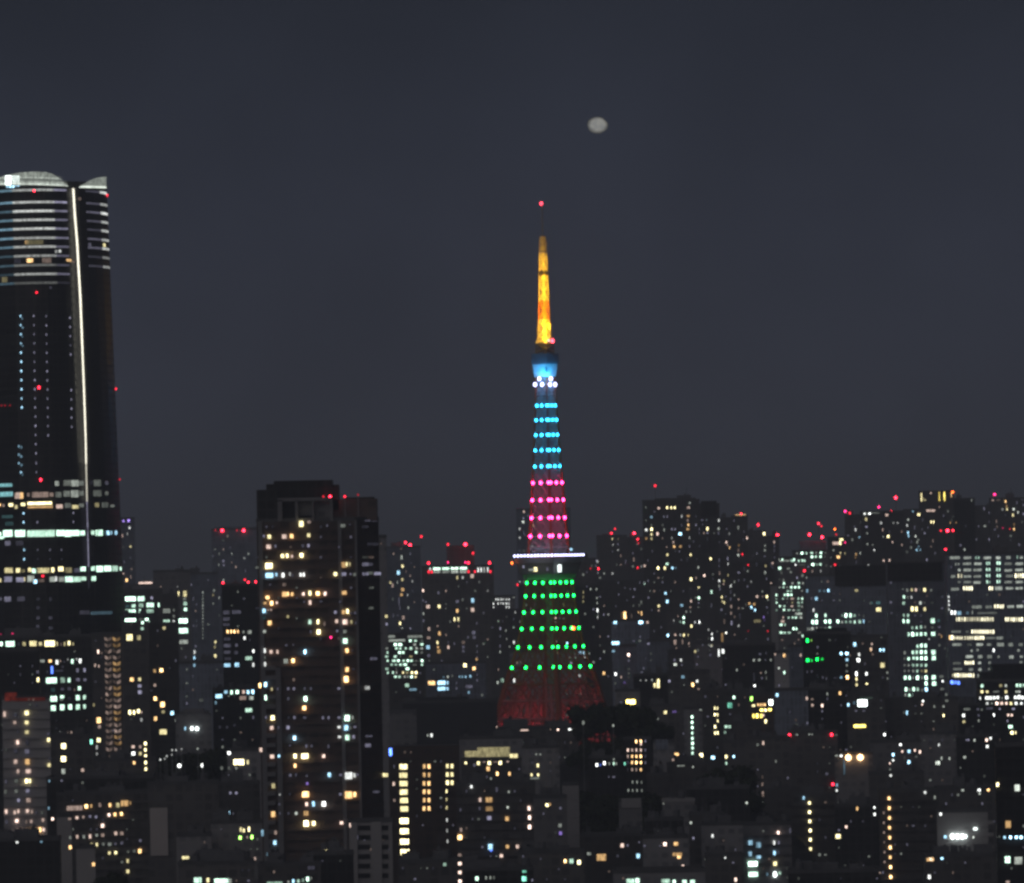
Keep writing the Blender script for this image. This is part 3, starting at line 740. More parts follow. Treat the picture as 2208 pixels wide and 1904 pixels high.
V['Z6'] = '''205,950,130,55,g5 318,948,80,60,g4 433,940,40,45,k3 175,1028,60,35,c1 238,1025,60,40,g4 318,1020,70,50,g3 418,1015,90,55,g4 508,1015,25,65,g4 205,1082,130,45,g5 315,1080,60,45,g5 415,1080,85,45,g3 590,1078,95,55,d3 670,1070,30,45,d2
205,1148,130,45,g5 315,1148,65,35,d2 398,1140,50,45,g5 668,1135,35,45,d2 335,1205,40,45,g4 430,1200,80,45,g3 585,1195,95,55,g3 668,1190,35,35,w4 330,1268,50,45,g3 565,1262,50,45,y3 195,1362,70,80,y4 295,1365,60,60,y3
@G 720,895,25,70,y4 788,895,65,75,y4 785,950,55,40,d2 790,1000,65,45,g4 795,1062,60,40,g5 770,1185,105,55,g5 772,1290,110,65,g5 775,1410,105,50,d3 780,1140,90,36,d1
@G2 980:980:980:980:980:980:980:980:980:980:980:980:980:980:980,880+35,18,28,d3 878,950,20,60,k2 912,1010,12,30,k2 890,1520,30,60,w4 888,1580,28,45,b4 890,1645,30,50,b3 990,1590,30,40,k2 880:912,1240,18,40,k2 915,1185,24,40,k1
@I 1275,400,40,30,k2 1200,545,30,40,k3 1205,588,40,40,k3 1150,585,15,40,d3 1080,495,25,40,k2 1090,610,30,70,k1 1437,650,25,40,k2 1187:1417,217,44,50,r5 1115:1345,215,20,26,r2
1070,750,30,34,r3 1100,860,35,40,d3 1090,910,30,40,y2 1092,1000,30,40,d2 1115,1412,35,45,y3 1108,1465,35,40,y2 1112,1560,45,50,y4
@I2 1195,778,34,40,r4 1430,745,30,34,r3 1467:1545,772:767,34,40,r4 1230,1095,80,50,k2 1340,1090,110,45,k2 1540,1080,45,65,b4 1230,1165,80,45,k2 1545,1155,40,45,c1 1230,1225,80,35,k1 1245:1282:1318:1355,1300,26,50,o5 1415,1305,30,40,d3 1480,1305,60,45,d3 1545,1300,45,45,d3 1425,1370,30,50,w4 1240,1380,80,40,k1
1240,1450,90,45,k2 1340,1445,40,50,k2 1240,1520,80,40,k2 1335,1525,60,40,k1 1520,1510,26,50,w4 1562,1505,20,70,w4 1470,1585,80,45,g4 1562,1580,22,50,d2 1240,1660,80,45,b4 1345,1655,70,50,b4 1520,1655,28,60,w4 1562,1650,22,65,w4 1245,1590,80,36,k1'''
V['Z7'] = '''@LI 875,270,40,40,b3 918,270,25,50,g5 962,272,35,45,g5 1010,275,30,45,p3 1045:1080:1110,270,30,50,b5 1005,372,60,35,p2 1070,372,50,35,d3 1115,370,20,55,g5 822,358,60,35,b4 798,408,20,35,b3 1050,465,60,35,g4 1085,520,22,35,k3 1112,522,20,30,k3 830:885,595,26,30,k1
@LG 688,388,45,30,d1
@LH 617,605,34,46,W4 655,607,40,44,W4 565,605,18,40,b3 650,665,14,40,d1
@ 465,487,35,40,b5 900,778,30,40,w5 520,890,30,35,w5 695,887,25,35,w5 685,1055,28,30,d3 770,1050,20,20,d3 770,1095,14,40,d2 690,1215,30,30,k3 660,760,20,20,d3
975,862,90,50,y5 1042,862,22,45,y4 955,910,40,25,d3 845:878,908,28,35,d2 890,970,45,25,k3 957,970,28,40,g5 910:955,1098,28,28,k3 898,1250,26,35,b5 932,1255,16,25,k2
@LN 1012,1385,22,40,y5 990,1378,20,50,y4 1052,1375,16,50,y5 985,1440,26,35,n5 1075,1435,26,40,n5 1040,1435,20,25,p3
@ 568,1600,60,45,y4 848,1600,135,45,y4 955,1600,30,40,d3 1015,1615,30,30,p3 1095,1600,28,30,p4 1130,1565,40,40,b3 1000,1575,26,30,p2
660,1765,65,50,g4 738,1765,28,50,y4 845,1770,130,40,g4 905,1770,50,40,d3'''
V['M1'] = '''@J 678,500,75,80,y4 768,495,55,45,p2 1008,375,46,56,r5 1175,372,40,46,r3 932,372,24,30,r2 1325,352,18,26,r1 1405:1482,350,24,30,k2 1155,702,80,45,d2 975,700,30,40,k2 1232,690,20,30,k1
258,820,18,40,k3 320,828,55,65,y4 490,825,80,55,p3 572,820,55,65,o5 765,810,50,60,y4 312,940,75,55,p3 390,935,25,50,k3 700,930,45,50,k2 762,928,40,55,k3 470,1045,55,65,y4 522,1042,35,65,y5 577,1050,30,45,p4 685,1038,55,70,y5
315,1158,85,75,y5 1165,1145,80,75,o3 1195,1140,32,70,y5 1232,1140,26,60,y3 1385,1140,35,60,k3 1440,1140,12,50,k2 320,1265,95,65,b5 398,1255,32,60,b4 475,1262,40,75,w5 553,1250,18,60,w3 585,1265,20,40,k2 675:710,1257,27,60,w5
1068,1250,55,60,y4 1165,1250,75,45,k3 1240,1250,30,30,k3 1285,1255,50,50,d2 1385,1248,35,50,k3 1440,1240,25,50,d2 1523,1245,45,50,k3 490,1370,60,55,p2 330,1370,30,30,k2 490,1478,70,65,o4 530,1475,32,65,o5 580,1478,45,60,o4 705,1475,40,50,p4 780,1465,42,75,y5 868,1470,55,60,o5 915,1472,36,45,o2 952,1472,40,60,p4 1170,1462,80,50,o3
300,1515,55,50,o5 270,1580,40,40,o4 345,1580,45,70,o5 310,1550,30,30,o3 405,1575,22,40,p4 305,1655,20,30,p3 340,1655,15,35,p3 780,1572,45,75,p3 715,1565,20,30,k2 905,1560,50,20,k2 1125,1565,35,35,k2 1435:1500,910,20,50,k1'''
V['M2'] = '''@J 1165,105,60,65,o4 1205,95,32,75,y5 1070,105,45,50,k3 1245,115,28,40,k2 1290,115,36,45,k2 530,155,35,45,y3 325,228,65,60,o4 780,215,45,75,g4 872,215,35,75,y5 945,235,30,70,p2 1082,208,42,60,p4 1178,215,75,65,p4 1250,215,30,55,y3 1298,225,26,50,k2
790,325,25,55,k2 878,328,58,75,y5 1088,318,35,40,k3 1178,325,55,55,d2 1018,390,44,48,m3 1180,432,70,65,g4 1200,540,50,70,o5 1258,540,20,30,k1 340,555,50,60,p3 412,553,28,60,p4 725,555,35,65,b5 512,480,40,35,k2 592,475,25,30,k2 507,660,70,60,d3 588,655,45,65,o5 1480,632,45,45,k2 1200,755,55,75,o5 1275,750,45,35,k1
1192,865,70,80,o5 597,870,35,50,p2 255,935,28,75,o5 348,978,25,50,y3 415,975,20,50,k2 535:600,972,38,45,k3 722:790,970,30,45,k2 1108,970,50,35,k3 1405,962,20,60,w3 730,1085,50,75,g5 537,1085,35,50,k2 715,1190,60,65,o5 358,1302,60,75,y5 605,1298,40,50,k3 540,1300,30,40,k1 722,1300,50,40,k2 928:992,1300,32,50,k3
1110,1300,50,40,k3 1202,1305,80,75,g5 1262,1300,32,60,d3 348,1415,60,65,p3 425,1412,25,50,k2 530,1412,50,60,k3 1112,1408,50,35,w4 1190,1415,65,70,b4 1240,1415,26,50,d2 1290,1405,50,35,k3 605,1530,42,65,b5 1115,1518,50,35,w4 1205,1525,70,70,g5 1275,1518,40,55,k3 1425,1510,45,35,k2
740,1622,35,50,k3 798,1620,35,45,k2 990,1625,30,60,k2 555,1615,15,30,k2 1415,1615,28,60,k3 262,1665,26,70,p4 352,1740,70,50,p3 430,1735,32,45,b5 612,1735,45,65,y5 722,1735,85,65,y5 935,1735,45,55,p4
@YW 1648,1690,36,105,l4'''
V['M3'] = '''@J 605,472,35,60,o4 550,578,40,45,k3 615,575,15,50,k2 735,585,30,35,k2 988,575,50,70,b4 1112,575,50,40,k3 1205,585,90,90,w4 1270,580,36,70,w3 1303,575,18,40,k3 740,672,40,45,v3 362,698,55,80,y3 722,792,85,75,o5 545,790,35,40,k1 435,795,20,30,w3 1112,792,45,40,k3 1205,800,90,95,o4 1273,795,46,80,o4 1490,765,45,40,k2
810,900,42,80,b5 925,900,60,75,w5 735,903,42,60,p4 430,903,28,35,k2 360,1015,70,75,o4 617,1005,45,50,d3 530,1005,25,40,k2 728,1005,75,60,o3 435,1005,20,40,k2 728,1118,80,75,y5 812,1118,50,70,y5 1125,1112,50,45,p4 1192,1120,45,80,p4
385,1220,40,60,p3 275,1225,18,85,b3 378,1332,45,70,b4 957,1430,45,65,y5 1127,1432,35,45,p4
@ 1595,578,20,60,y4 1310,1275,22,70,k3 1380,1300,25,40,k2 375,1782,200,20,g3 530,1775,35,40,d3 585,1765,35,60,b4 640,1765,40,55,g3 692,1755,40,60,g3 745,1742,42,70,g5 783,1735,18,50,d3 785,1575,90,60,k1'''
V['M4'] = '''@K 287,340,44,52,r5 243,312,36,44,r4 200,320,30,36,p1 395,255,34,40,r3 205,455,30,60,d3 215,540,35,40,y4 175,602,50,55,b4 212,668,35,40,y3 293,510,14,20,k2 165,695,18,40,d3 308,685,22,35,w3 97,697,25,35,y3 118,725,35,60,p2 215,765,55,35,o3 205,815,40,35,o3 310,778,20,30,k2 263,818,18,30,w3
120,858,22,45,d2 180,880,16,90,k2 190,940,20,60,k2 270,940,28,40,d3 92,1022,35,40,y4 125,1015,12,60,k2 222,1035,45,55,p2 190,1090,30,45,y4 97,1098,30,35,k3
@L 412,775,25,40,p4 405,870,30,35,k2 440,885,25,30,k2 460,930,60,40,p3 405,998,25,35,d3 405,1065,25,40,k3 465,510,36,44,r4 715,510,30,36,p3 652:820,504,30,36,m3 850:1052,507,36,44,r4 652,330,34,40,r3 820,330,46,54,r5 893,415,32,38,r3 465:495,595,24,50,r3 850:912:1060,592,24,44,r3
478,413,28,40,w4 680,378,15,20,y3 735,380,28,30,y4 775,410,28,30,y4 775,450,28,30,d3 545:630:715:800,555,80,30,g5 545:630:715:800,592,78,34,d3 942:972:1002:1035,575,17,70,w4 742,650,28,50,y3 885,635,55,45,p4
560,795,35,40,k2 742,880,50,40,k2 890,870,50,60,b4 890,960,60,45,p3 567,928,42,50,y4 742,970,38,50,o4 715:752,1052,25,55,y4 470,1145,40,50,p3 570,1188,42,55,o4 930,1090,25,40,k2 900,1180,60,40,k2 905,1225,55,35,k2 845,1225,25,35,k2 465,1230,60,30,p2 552,1275,30,45,y4 555,1320,30,30,o3 565,1360,60,45,o3
655,1275,20,40,k2 657,1320,35,50,p3 800,1275,55,40,p2 800,1320,40,40,k2 800,1360,45,40,k2 932:932:932:932:932:932:932,1310+55,18,36,k2 905,1440,75,40,o3 815,1490,45,55,y5 902,1525,45,45,o4 460,1320,60,45,b4 465,1400,45,40,k2
@M2 495,1665,75,45,o4 590,1663,85,45,b5 648,1663,24,45,b4 590,1720,85,40,b5 648,1720,24,40,b4 610,1610,25,30,b2 650,1605,25,35,d3 765:790:822,1605,20,30,b3 868,1600,30,35,b4 735,1665:1715,25,36,k2 855,1700,75,35,k2 852,1755,25,40,b3
@M 108,1218,75,30,d3 335,1218,165,28,d3 160,1255,180,28,d3 290:340,1258,35,32,g4 400,1255,40,28,d2 145,1295,40,32,g5 192,1295,50,32,g5 330,1295,40,28,d3 400,1293,40,32,g4 95,1332,35,28,d3 155:192,1332,32,28,g4 245,1332,20,28,g4 295,1332,40,32,g4 350:400,1332,40,28,d3
82,1372,15,34,g4 185:220,1372,34,32,g5 345,1370,35,32,g4 400,1372,35,28,d2 100:145,1410,42,28,g4 195,1410,15,28,d2 295,1410,45,28,y2 85,1450,20,32,g4 130,1450,50,30,g5 175:225:265:300,1450,32,30,g5 345,1452,40,20,d2 402,1450,28,34,g5 110:150:195,1488,36,26,g4 240,1488,55,26,g4 330,1490,60,18,d2 402,1488,26,34,g4
105,1528,45,32,g3 155,1530,15,32,d2 262,1528,45,32,g5 90:122,1565,22,32,g4 155,1565,15,32,d3 220,1565,25,32,y4 258,1565,30,32,y3 305:345,1565,28,32,y5 145:185,1605,36,28,g4 235:265,1605,25,28,d3 302,1605,28,30,g5 340,1605,26,30,y4 258,1687,55,40,g4 315,1728,80,26,b2
@N 1115:1135:1165:1185:1215:1240,860:900:935,15,26,w4
@N2 1155,1140,25,40,k3 1155,1215,20,30,k2 1210,1160,18,30,d3 1155,1310,20,40,k3 1155,1365,25,35,d3 1285,1130,28,30,g3 1285,1050,20,30,k2 1245,1315,15,30,d3 1130,1660,25,40,d4 1165,1640,14,60,g3 1182,1640,10,60,g3 1065,1130,40,25,k2
@ 1143,750,25,25,k2 1300,985,12,30,w3 1288,1275,25,40,w4 1315,720,25,40,r3 1305,830,30,25,d3 1290,1640,22,60,w4 1265,510,28,42,q4'''
V['M5'] = '''@YW 200:200:202:204:206:208,778+73,76,54,y4 207:209:210:213,1248+90,84,56,y5 380:422,775:848:922:995:1067:1140,33,54,o4 582:622,772:845:916,34,54,y4 575:575:576,990+72,20,44,y4 578:580:583:586,1240+92,20,44,w3 118,925,28,50,p4 122,1068,28,35,p2 120,775,20,40,k2
@CC 740,668,30,35,y4 850:945:1040,672,36,50,y5 900,712,40,20,p2 1000,708,60,20,p2 1105,718,30,22,p3 935,795,40,55,o4 1015:1120,838,28,44,o5 960,880,22,30,d3 925,865,30,26,k2
@ 815,765,30,35,k2 790,943,24,35,w4 1205,800,25,35,k2 1210,880,22,60,k3 1010,975,30,60,k2 1115,995,18,30,d3 865,1065,30,50,p3 943,1065,65,50,o3 945,1142,65,45,o3 945,1222,55,40,k3 862,1140,25,40,k2 1105,1130,22,30,d4 1100,1228,45,55,o3 1290:1295:1295,1138+81,32,50,p5
700,1325,30,50,p2 690,1390,55,50,o5 685,1545,45,40,p2 690:690:692,1618+77,42,40,p4 955,1472,55,55,b4 962,1502,25,22,l4 885,1475,30,30,k2 1102,1470,42,42,o3 1190,1470,36,42,p4 1050,1550,40,40,p4 1240,1555,25,30,k2 560,1625,40,40,g3 838,1748,42,50,g5 918,1742,22,45,d3 955:985,1740,12,40,d3 1250,1670,55,30,t4 1248,1750,58,50,t5 1278,1628,40,25,d2
@CB 445,505,26,45,w4 412,505,12,30,d3 @CF 1060,485,70,40,b5'''
V['M7'] = '''@TB 500,578,32,40,p4 490,700,48,40,d4 495,655,36,30,k3 620,740,40,40,o4 885,693,30,40,o4 930,700,60,16,o1 945,568,32,35,p2 500,820,14,50,k2 510,855,25,40,k2 620,800,30,30,o1
@O0 1638:1690:1735,1308,18,30,w4 1520,1300,20,60,k2 1570,1310,18,40,k2 1260,1305,25,30,k2 1302,1260,24,30,r2 1555,1260,34,42,r4 1375,1150,20,35,k3 1487,1175,25,35,w3
@O1 1555,838,36,40,r4 1598,783,32,38,r3 1565,905,30,30,y3 1635,905,24,24,y2 1575,975,28,28,w3 1632,970,20,25,k3 1635,1040,25,30,w3'''
V['M8'] = '''@TB2 885,160,16,40,y3 980,130,40,60,y2 885,290,25,30,p4 885,345,20,25,p3 470,515,25,40,y3 650,520,16,40,p2 895,575,20,30,p3 900,705,20,40,y3 1020,590,50,42,b5
@TB3 1118,725,25,28,d2 1225,725,30,28,d3 1090,770,140,18,d2 1300:1255,770,20,28,w3 1370,770,80,18,d2 1370,720,70,18,k2 1375,600,95,48,b5
@N2 395,225,18,30,w3 380,410,26,28,d4 465,335,18,40,d2 378,580,28,44,w4
@ 1465,957,45,50,o4 1610,965,25,45,w4 1635,1005,25,40,p3 1710,1070,30,35,v2
@CF 1055,1480,60,36,w5 1102,1480,28,36,y4 1105,1545,36,36,p4 415,1485,28,34,p5 505,1485,110,26,p3 910,1550,28,40,p5 1215,1555,35,60,d3 240,1675,72,46,b5 178,1605,20,30,p3 245,1600,20,25,p2 1330:1470,1272,52,52,g5 1390,1285,25,36,p3 820,1500,20,25,p2
@CG2 1575,1585,18,40,d3'''
V['R2'] = '''@P 1028,103,40,56,r3 1075,390,50,45,p4 1182:1235:1280,385,35,45,y5 1472,325,40,40,d3 1455,385,65,45,p3 980,505,50,45,b3 1140:1183,500,20,45,k3 1370,497,22,50,w3 1453,492,65,45,o3 1445,550,45,45,p2 1455,605,35,40,o4 980,610,35,40,d2 915,670,50,45,w5 982,662,42,55,y5 1145,670,26,50,d3 1245:1285,662,30,45,k3 1370,610,20,45,k2 1448,660,65,45,o3
980,728,42,45,y4 1060,722,40,60,p4 1350,722,70,50,b5 915,782,45,45,o3 982,785,36,45,y3 1243,775,22,45,w3 1470,770,24,50,w3 1262,830,40,50,p3 1272,885,50,45,o4 1352,885,60,45,o3 1470,880,35,40,k2 990,945,22,45,k2 1185:1485,990,36,48,y4 1290,945,20,30,k2 1182,1108,60,45,g4 1065:1152,1162,40,55,y5 1250,1160,45,50,b4 1290,1160,30,35,b2 1365,1055,45,35,k1 1440,1050,28,90,k1
@OB 978,1222,26,45,b3 1158,1260,34,60,y4 1158,1320,34,60,g5 1072,1325,30,50,k2 1265,1320,40,40,k3 1345,1320,30,45,d3 1393,1320,30,35,k2
@P 1490,1305,50,60,y5 1483,1425:1480,32,44,p3 1488,1540,20,40,k2 1490,1585,32,50,p4 1163,1485,40,50,b4 1158,1590,46,60,b5 1075,1648,48,50,y4 1075,1705,40,35,p2 1370,1640,60,48,b3 1090,1450,20,30,k2 985,1700,18,40,k2 938,1325,22,50,k3 942,1540,32,40,k3
@P2 1522,820,18,40,k2 1630,545,60,30,k2 1690,545,25,40,k2 1640,600,20,30,k2 1700,655,42,65,y5 1655,710,30,40,p3 1700,710,30,35,k3 1615,660,22,40,k3 1620,710,20,40,k2 1700,790,20,70,k1 1622,878,25,35,k2 1737,1042,36,50,y5 1583,1152,32,50,d4 1660,1258,38,50,p4 1588,1420,42,55,y4 1635,1475,40,50,g5 1745,1468,40,60,g5 1712,1475,20,40,g3 1590,1530,42,50,g5 1550,1530,25,40,d3 1565,1045,25,35,k1
@Q1 1852,548,28,50,w4 1842,655,35,45,d3 1842,715,28,60,k2 1855,830,18,30,k2 1948,658,36,35,k2 1850,1060,30,70,k2 1852,1130,30,60,k2 1855,1225,32,70,p2 1850,1325,30,45,w4 1850,1392,30,45,d3 1860,1430,32,60,k2
@QA 1960,1040,25,60,k3 1965,1110,22,50,w3 1965,1252,26,45,y3 1910,1325,30,45,y3 1908,1365,28,34,p3 2000,1392,36,45,d3 2000,1460,26,60,k2 2000,1560,22,60,k2 1885,1535,26,50,y4 1890,1590,24,36,y3 1915,1605,26,45,y4 1750,1640,16,90,k2
@Q1 1942,830,30,50,p4 1960,865,22,34,p3 1985,898,24,44,o4
@O2 760,712,50,60,r5 805,790,34,44,r4 815,840,30,44,r2 755,1050,28,80,p2 650,1080,20,80,k2 805,1157,32,42,r3 880,1133,38,45,p3 935,1060,24,40,k2
@OC 150,1295,36,36,k2 200:275,1432,34,40,d3 105,1470:1530:1590,26,50,y2 280,1545,30,35,d3 285,1610,30,40,d3 287,1700,26,60,w4 205,1168,22,28,r1
@OB 555,1290,26,35,k2 765,1432,34,40,k3 710,1430,24,35,k2 560,1500,30,35,k2 668,1575,34,36,k2 828,1280,26,50,k2 830,1330,28,50,k2 850,1600,40,70,d2 825,1640,28,60,d2 525,1650,20,40,k2
@O0 275,1045,24,45,k3 393,1078,26,40,d3'''
V['R3'] = '''@OC 290,100,26,60,w4 290,185,22,50,w3
@OB 370,150,22,36,k3 325,145,20,35,d2 640,160,34,110,o5 600,160,22,110,o2 725,170,20,90,p1 815:855,155,20,108,o4
@BLK 515,243,62,52,b5 843,243,82,52,b5 830,488,55,36,d2 755,490,40,30,k2 835,435,22,35,k3 275,520,108,48,b5
@ 930,250,40,45,p3 1395,190:250,34,48,g5 1350,245,18,40,g3 1540,250,22,45,w4 1597,248,32,55,w5 1495,300,36,50,y5 1105,312,16,35,k3 1167,418,42,48,b5 1287,410,45,40,p3 1285,505,58,95,p3 1352,412,22,40,w3 1398,415,34,50,y4 1452,412,24,40,y3 1380,500,24,90,p2 1462,520,28,50,p3 1475,570,45,48,p4 1500,625,34,48,y4 1300,580,30,30,p2 1015,360,22,35,k2
940,525,44,42,k3 372,625,34,48,d3 455,620,50,40,b3 687,668,36,58,p5 690,740,30,50,k2 1360,735,36,50,w4 1280,735,36,50,k3 1288,790,60,48,d4 1370,795,22,40,k3 1460,790,28,45,d3 1565,790,32,40,k2 1715,345,24,40,w3 1750,400,30,40,w4 1750,460,32,60,w4 1715,455,18,50,d2 1750,515,26,30,d3 1640,515,28,35,k2 1740,670,46,48,k2
370,905,52,58,o4 522,912,36,54,w5 553,955,30,44,p3 632,1025,38,40,v2 690,850:905:955,44,42,d1 880,840,20,40,k3 855,890,50,28,k2 840:912,995,12,28,w3 988,990,18,40,d3 1022,1060,38,86,y4 1068,1035,38,140,y5 1180,1005,40,45,k4 1385,950,58,54,b3 1510,1050,44,75,o5 1567,1005,38,50,w4 1585,1105,40,35,p2 1725,1050,25,45,y4 1768,1050,28,50,y5
1848,640,22,110,w4 1878:1908,625,20,80,w4 1890,460,30,180,o2 1940,385,25,40,w4 590,1275,50,30,k2 1158,1405,58,58,y4 1275,1398,80,34,v2 1058,1485,44,48,d3 1635,1345,48,34,d3 1705,1460,44,34,k2 1155,1622,50,34,d4 1153,1708,58,64,y5
@BJ 715,1272,130,62,Y5
@CG 782:842,1638,32,68,o5 900,1640,24,60,k3
@BI 1502:1503:1504:1505:1505,1465+69,32,48,g5
@BH 1795:1828,1352,26,58,y5 1795:1828,1435,26,54,y5 1832,1515,28,54,y5 1798,1590,32,58,y5 1798:1832,1670,28,58,y5
@ 1935:1982,1590,42,50,g4 1920,1662,38,45,g3 1985,1665,44,34,d3 1995,1320,75,75,t3 490,1575,18,40,d3 105,1540,38,78,d3'''
V['R4'] = '''@CG 1253,228,28,48,p4 1108:1155:1203:1253,297,27,48,p4 1303,297:367:437,25,46,k2 1108,367,26,48,p3 1155,367,27,48,o4 1203:1253,367:437,27,48,o5 1108,437,26,46,k2 1155,437,27,48,o5 1155:1203,515,27,48,p3 1253,515,27,48,o4 1108,515,24,46,k1 1160:1210:1260,655,24,44,d3 1113:1160:1210:1262,748,24,44,d3
@CG2 762,463,36,50,w5 800,463,14,40,l2 845,443,34,54,w5 900,448,22,45,d3 950,448,22,50,g4 980,448,22,45,d3 1030,450,22,50,t4 950,597,50,28,k2 895,595,20,36,k2
@ 510,458,24,60,w5 468,512,28,34,p3 1688,345,105,38,o4 1655:1728,405,40,38,p3 1700,455,95,24,d3
@BI 1830,165:222:275:330,32,42,g5 1832,385,28,36,d4 1835,435:485,24,32,d3
@CE 102,468,30,54,y4 32:105,573,26,45,y5 65,612,125,24,d2 85:130,345,32,28,d3
@CM 205,912,44,44,y5 240,905,24,44,o3
@ 355,945,38,40,k3 348,1140,56,58,d3 355,1225,56,54,v3 362,1365,25,30,k2 1970,355,54,58,y5 1045,1362,58,64,p4 1105,1362,34,40,k2 1272,1368,38,36,k2 1522,1348,44,54,p5 1467,1368,34,30,k2 1645,1345,72,48,o4 1660,1462,120,44,o3 1680,1490,58,50,o4 1722,1595,36,48,p4
@CH 675,1455,70,40,d3 812,1495,122,88,o3 993,1480,36,50,k2 1222,1480,54,74,b4
@CL 408,1537,40,54,o5 477,1537,60,72,g4 562,1550,48,64,y5
@CK 1530,1760,108,52,g4 1625,1765,50,48,g5 1740:1830,1768,78,48,g4
@CI 1135,1760,100,58,g4 1215,1755,64,64,g5
@ 65,1750,25,40,k3 1790,1110,36,40,d4 1443,1210,38,38,d4 1840,1280,30,40,k3 2052,1255,28,48,w4 1460,897,22,22,d3'''
V['R5'] = '''@Q2 450,448,36,44,r4 360,530,20,60,k2 415,620,34,70,d3 485,670,22,40,k2 522,748,26,40,p4 420,838,46,50,o2 415,900,34,58,p2 413,965,44,48,d4 480,770,20,60,k1
@Q3 660,585,44,54,r4 745,695,48,58,y5 745,843,34,40,d3 745,900,38,40,d3 645,940,24,50,k2 595,965,18,60,k1 640,1050,28,80,k1
@Q4 900,713,50,60,r5 860,800,30,45,p3 865,850,26,40,k2 862,905,28,60,k2 865,990,26,40,k2 865,1057,32,44,p3 820,1080,20,86,k2 862,1115,24,40,k2 755,1095,46,44,y2
@R2 1298:1455,705:738,46,58,r5 1410,570,38,48,r4 1445,600,30,36,r3
@T 1612,640,36,44,q4 1690,625,80,40,y4 1630,705,40,40,r2 1740,805,30,36,m3 1615,1080,34,42,r3
@T2 1740,418,42,50,m4 1797,440,38,54,r3
@R 1235,1155,36,44,r4 @Q2 465,950,28,36,r3 @Q5 537,1085,24,34,r3
@Q2 420,1178,54,36,k3 488,1130,20,86,k1
@Q5 530,1160,34,44,d3 488,1270,24,48,k2 418,1275,24,44,k2 530,1350,36,40,k2 320,1345,40,48,w4 318,1420:1510,28,58,k2 325,1600:1680,34,58,p2 745,1180,44,58,d3 765,1255,24,40,k2 822,1315,34,44,p3 712,1410,30,44,d3 768,1475,40,48,y5 715,1475,34,40,p2 780,1515,40,36,d3 645,1475,50,44,p3 550,1560,44,42,o4 612,1570,48,48,o3 510,1580,20,58,d2 575,1610,34,40,b5 620,1645,30,44,b5 770,1610,34,40,k2
@R2 1145,940,40,28,d3 1205,935,48,42,g5 1260,935,22,48,g5 1325,930,48,42,g5 1380,930,36,34,d3 1440,932,48,42,g5 1495,935,28,40,d2 1330,982,54,38,g5 1377,980,34,34,g5 1435,980,44,38,g5 1488,980,20,40,d2 1340,1077,58,42,g5 1390,1077,38,34,g3 1435,1075,48,40,g5 1505,1090,32,42,d2
@R 920,985,15,34,d3 958,985,28,42,g5 1107,985,30,42,g5 985,1032,150,22,d3 1090,1030,78,34,g4 1165,1030,26,38,g5 1208,1028,36,38,g5 1266,1030,26,38,g4 1125,1080,26,34,w4 1200,1080,100,28,d1 928,1122,58,52,g5 1035,1128,70,28,d2 1065,1172,48,38,d3 950,1180,40,58,d1 1210,1215,48,48,d3 1260,1218,22,44,d3 930,1265,44,44,d1 975,1275,34,48,d3 980,1312,44,42,g5 1085,1310,34,36,d4 1165,1308,44,38,g4 1215,1310,36,34,d3
930,1362,44,32,d3 975,1360,40,30,g3 1020,1360,36,30,d3 1072:1120,1360,38,34,g5 1165,1360,44,34,g5 1030,1408,48,34,g3 1070,1408,24,34,g4 1205,1405,24,34,d3 925,1455,38,36,g4 990,1455,34,36,g4 1030:1070,1453,38,40,g5 925:970,1502,38,32,g3 1020,1500,48,28,d3 1085,1502,78,28,p3 1160:1207,1500,36,38,g4 925,1550,34,38,g4 1020,1550,20,36,d2 1085,1550,38,30,y2 1160,1550,48,32,g3 1205,1548,24,38,g4
930,1595,44,36,g4 985,1595,44,34,g3 1080,1595,58,32,p3 1165,1590,58,36,g3 1205,1600,28,36,d3 930,1643,44,30,g3 980,1640,44,36,g4 1040,1643,68,28,g3 1100,1645,48,26,d3 1160,1645,68,34,g3 1130,1690,44,34,d3 1185,1690,60,34,g3
@VL 1268,1405,32,58,b3 1425:1480,1405,38,44,b2 1532,1400,38,54,b4 1382,1500,48,62,b4 1325,1500,34,44,k2 1880,1400,58,44,y3 2055,1560,38,44,d2
@T 1625,815,96,44,p3 1680,810,34,62,y5 1595,900,34,38,d3 1682,935,24,40,y3 1655,985,66,48,o4
@T2 1738,938,24,44,y3 1868,645,26,58,w3 1858,610,30,36,k2 1917,738,28,38,b4 1875,950,28,48,o3 1868,992,38,40,o2 1878,1050,22,58,k2
@U 2000,515,44,58,y4 2005,610,48,32,k3 2012,690,34,38,d3 2015,825,38,38,d3 2028,1085,34,34,w3 2015,405,118,34,d3'''
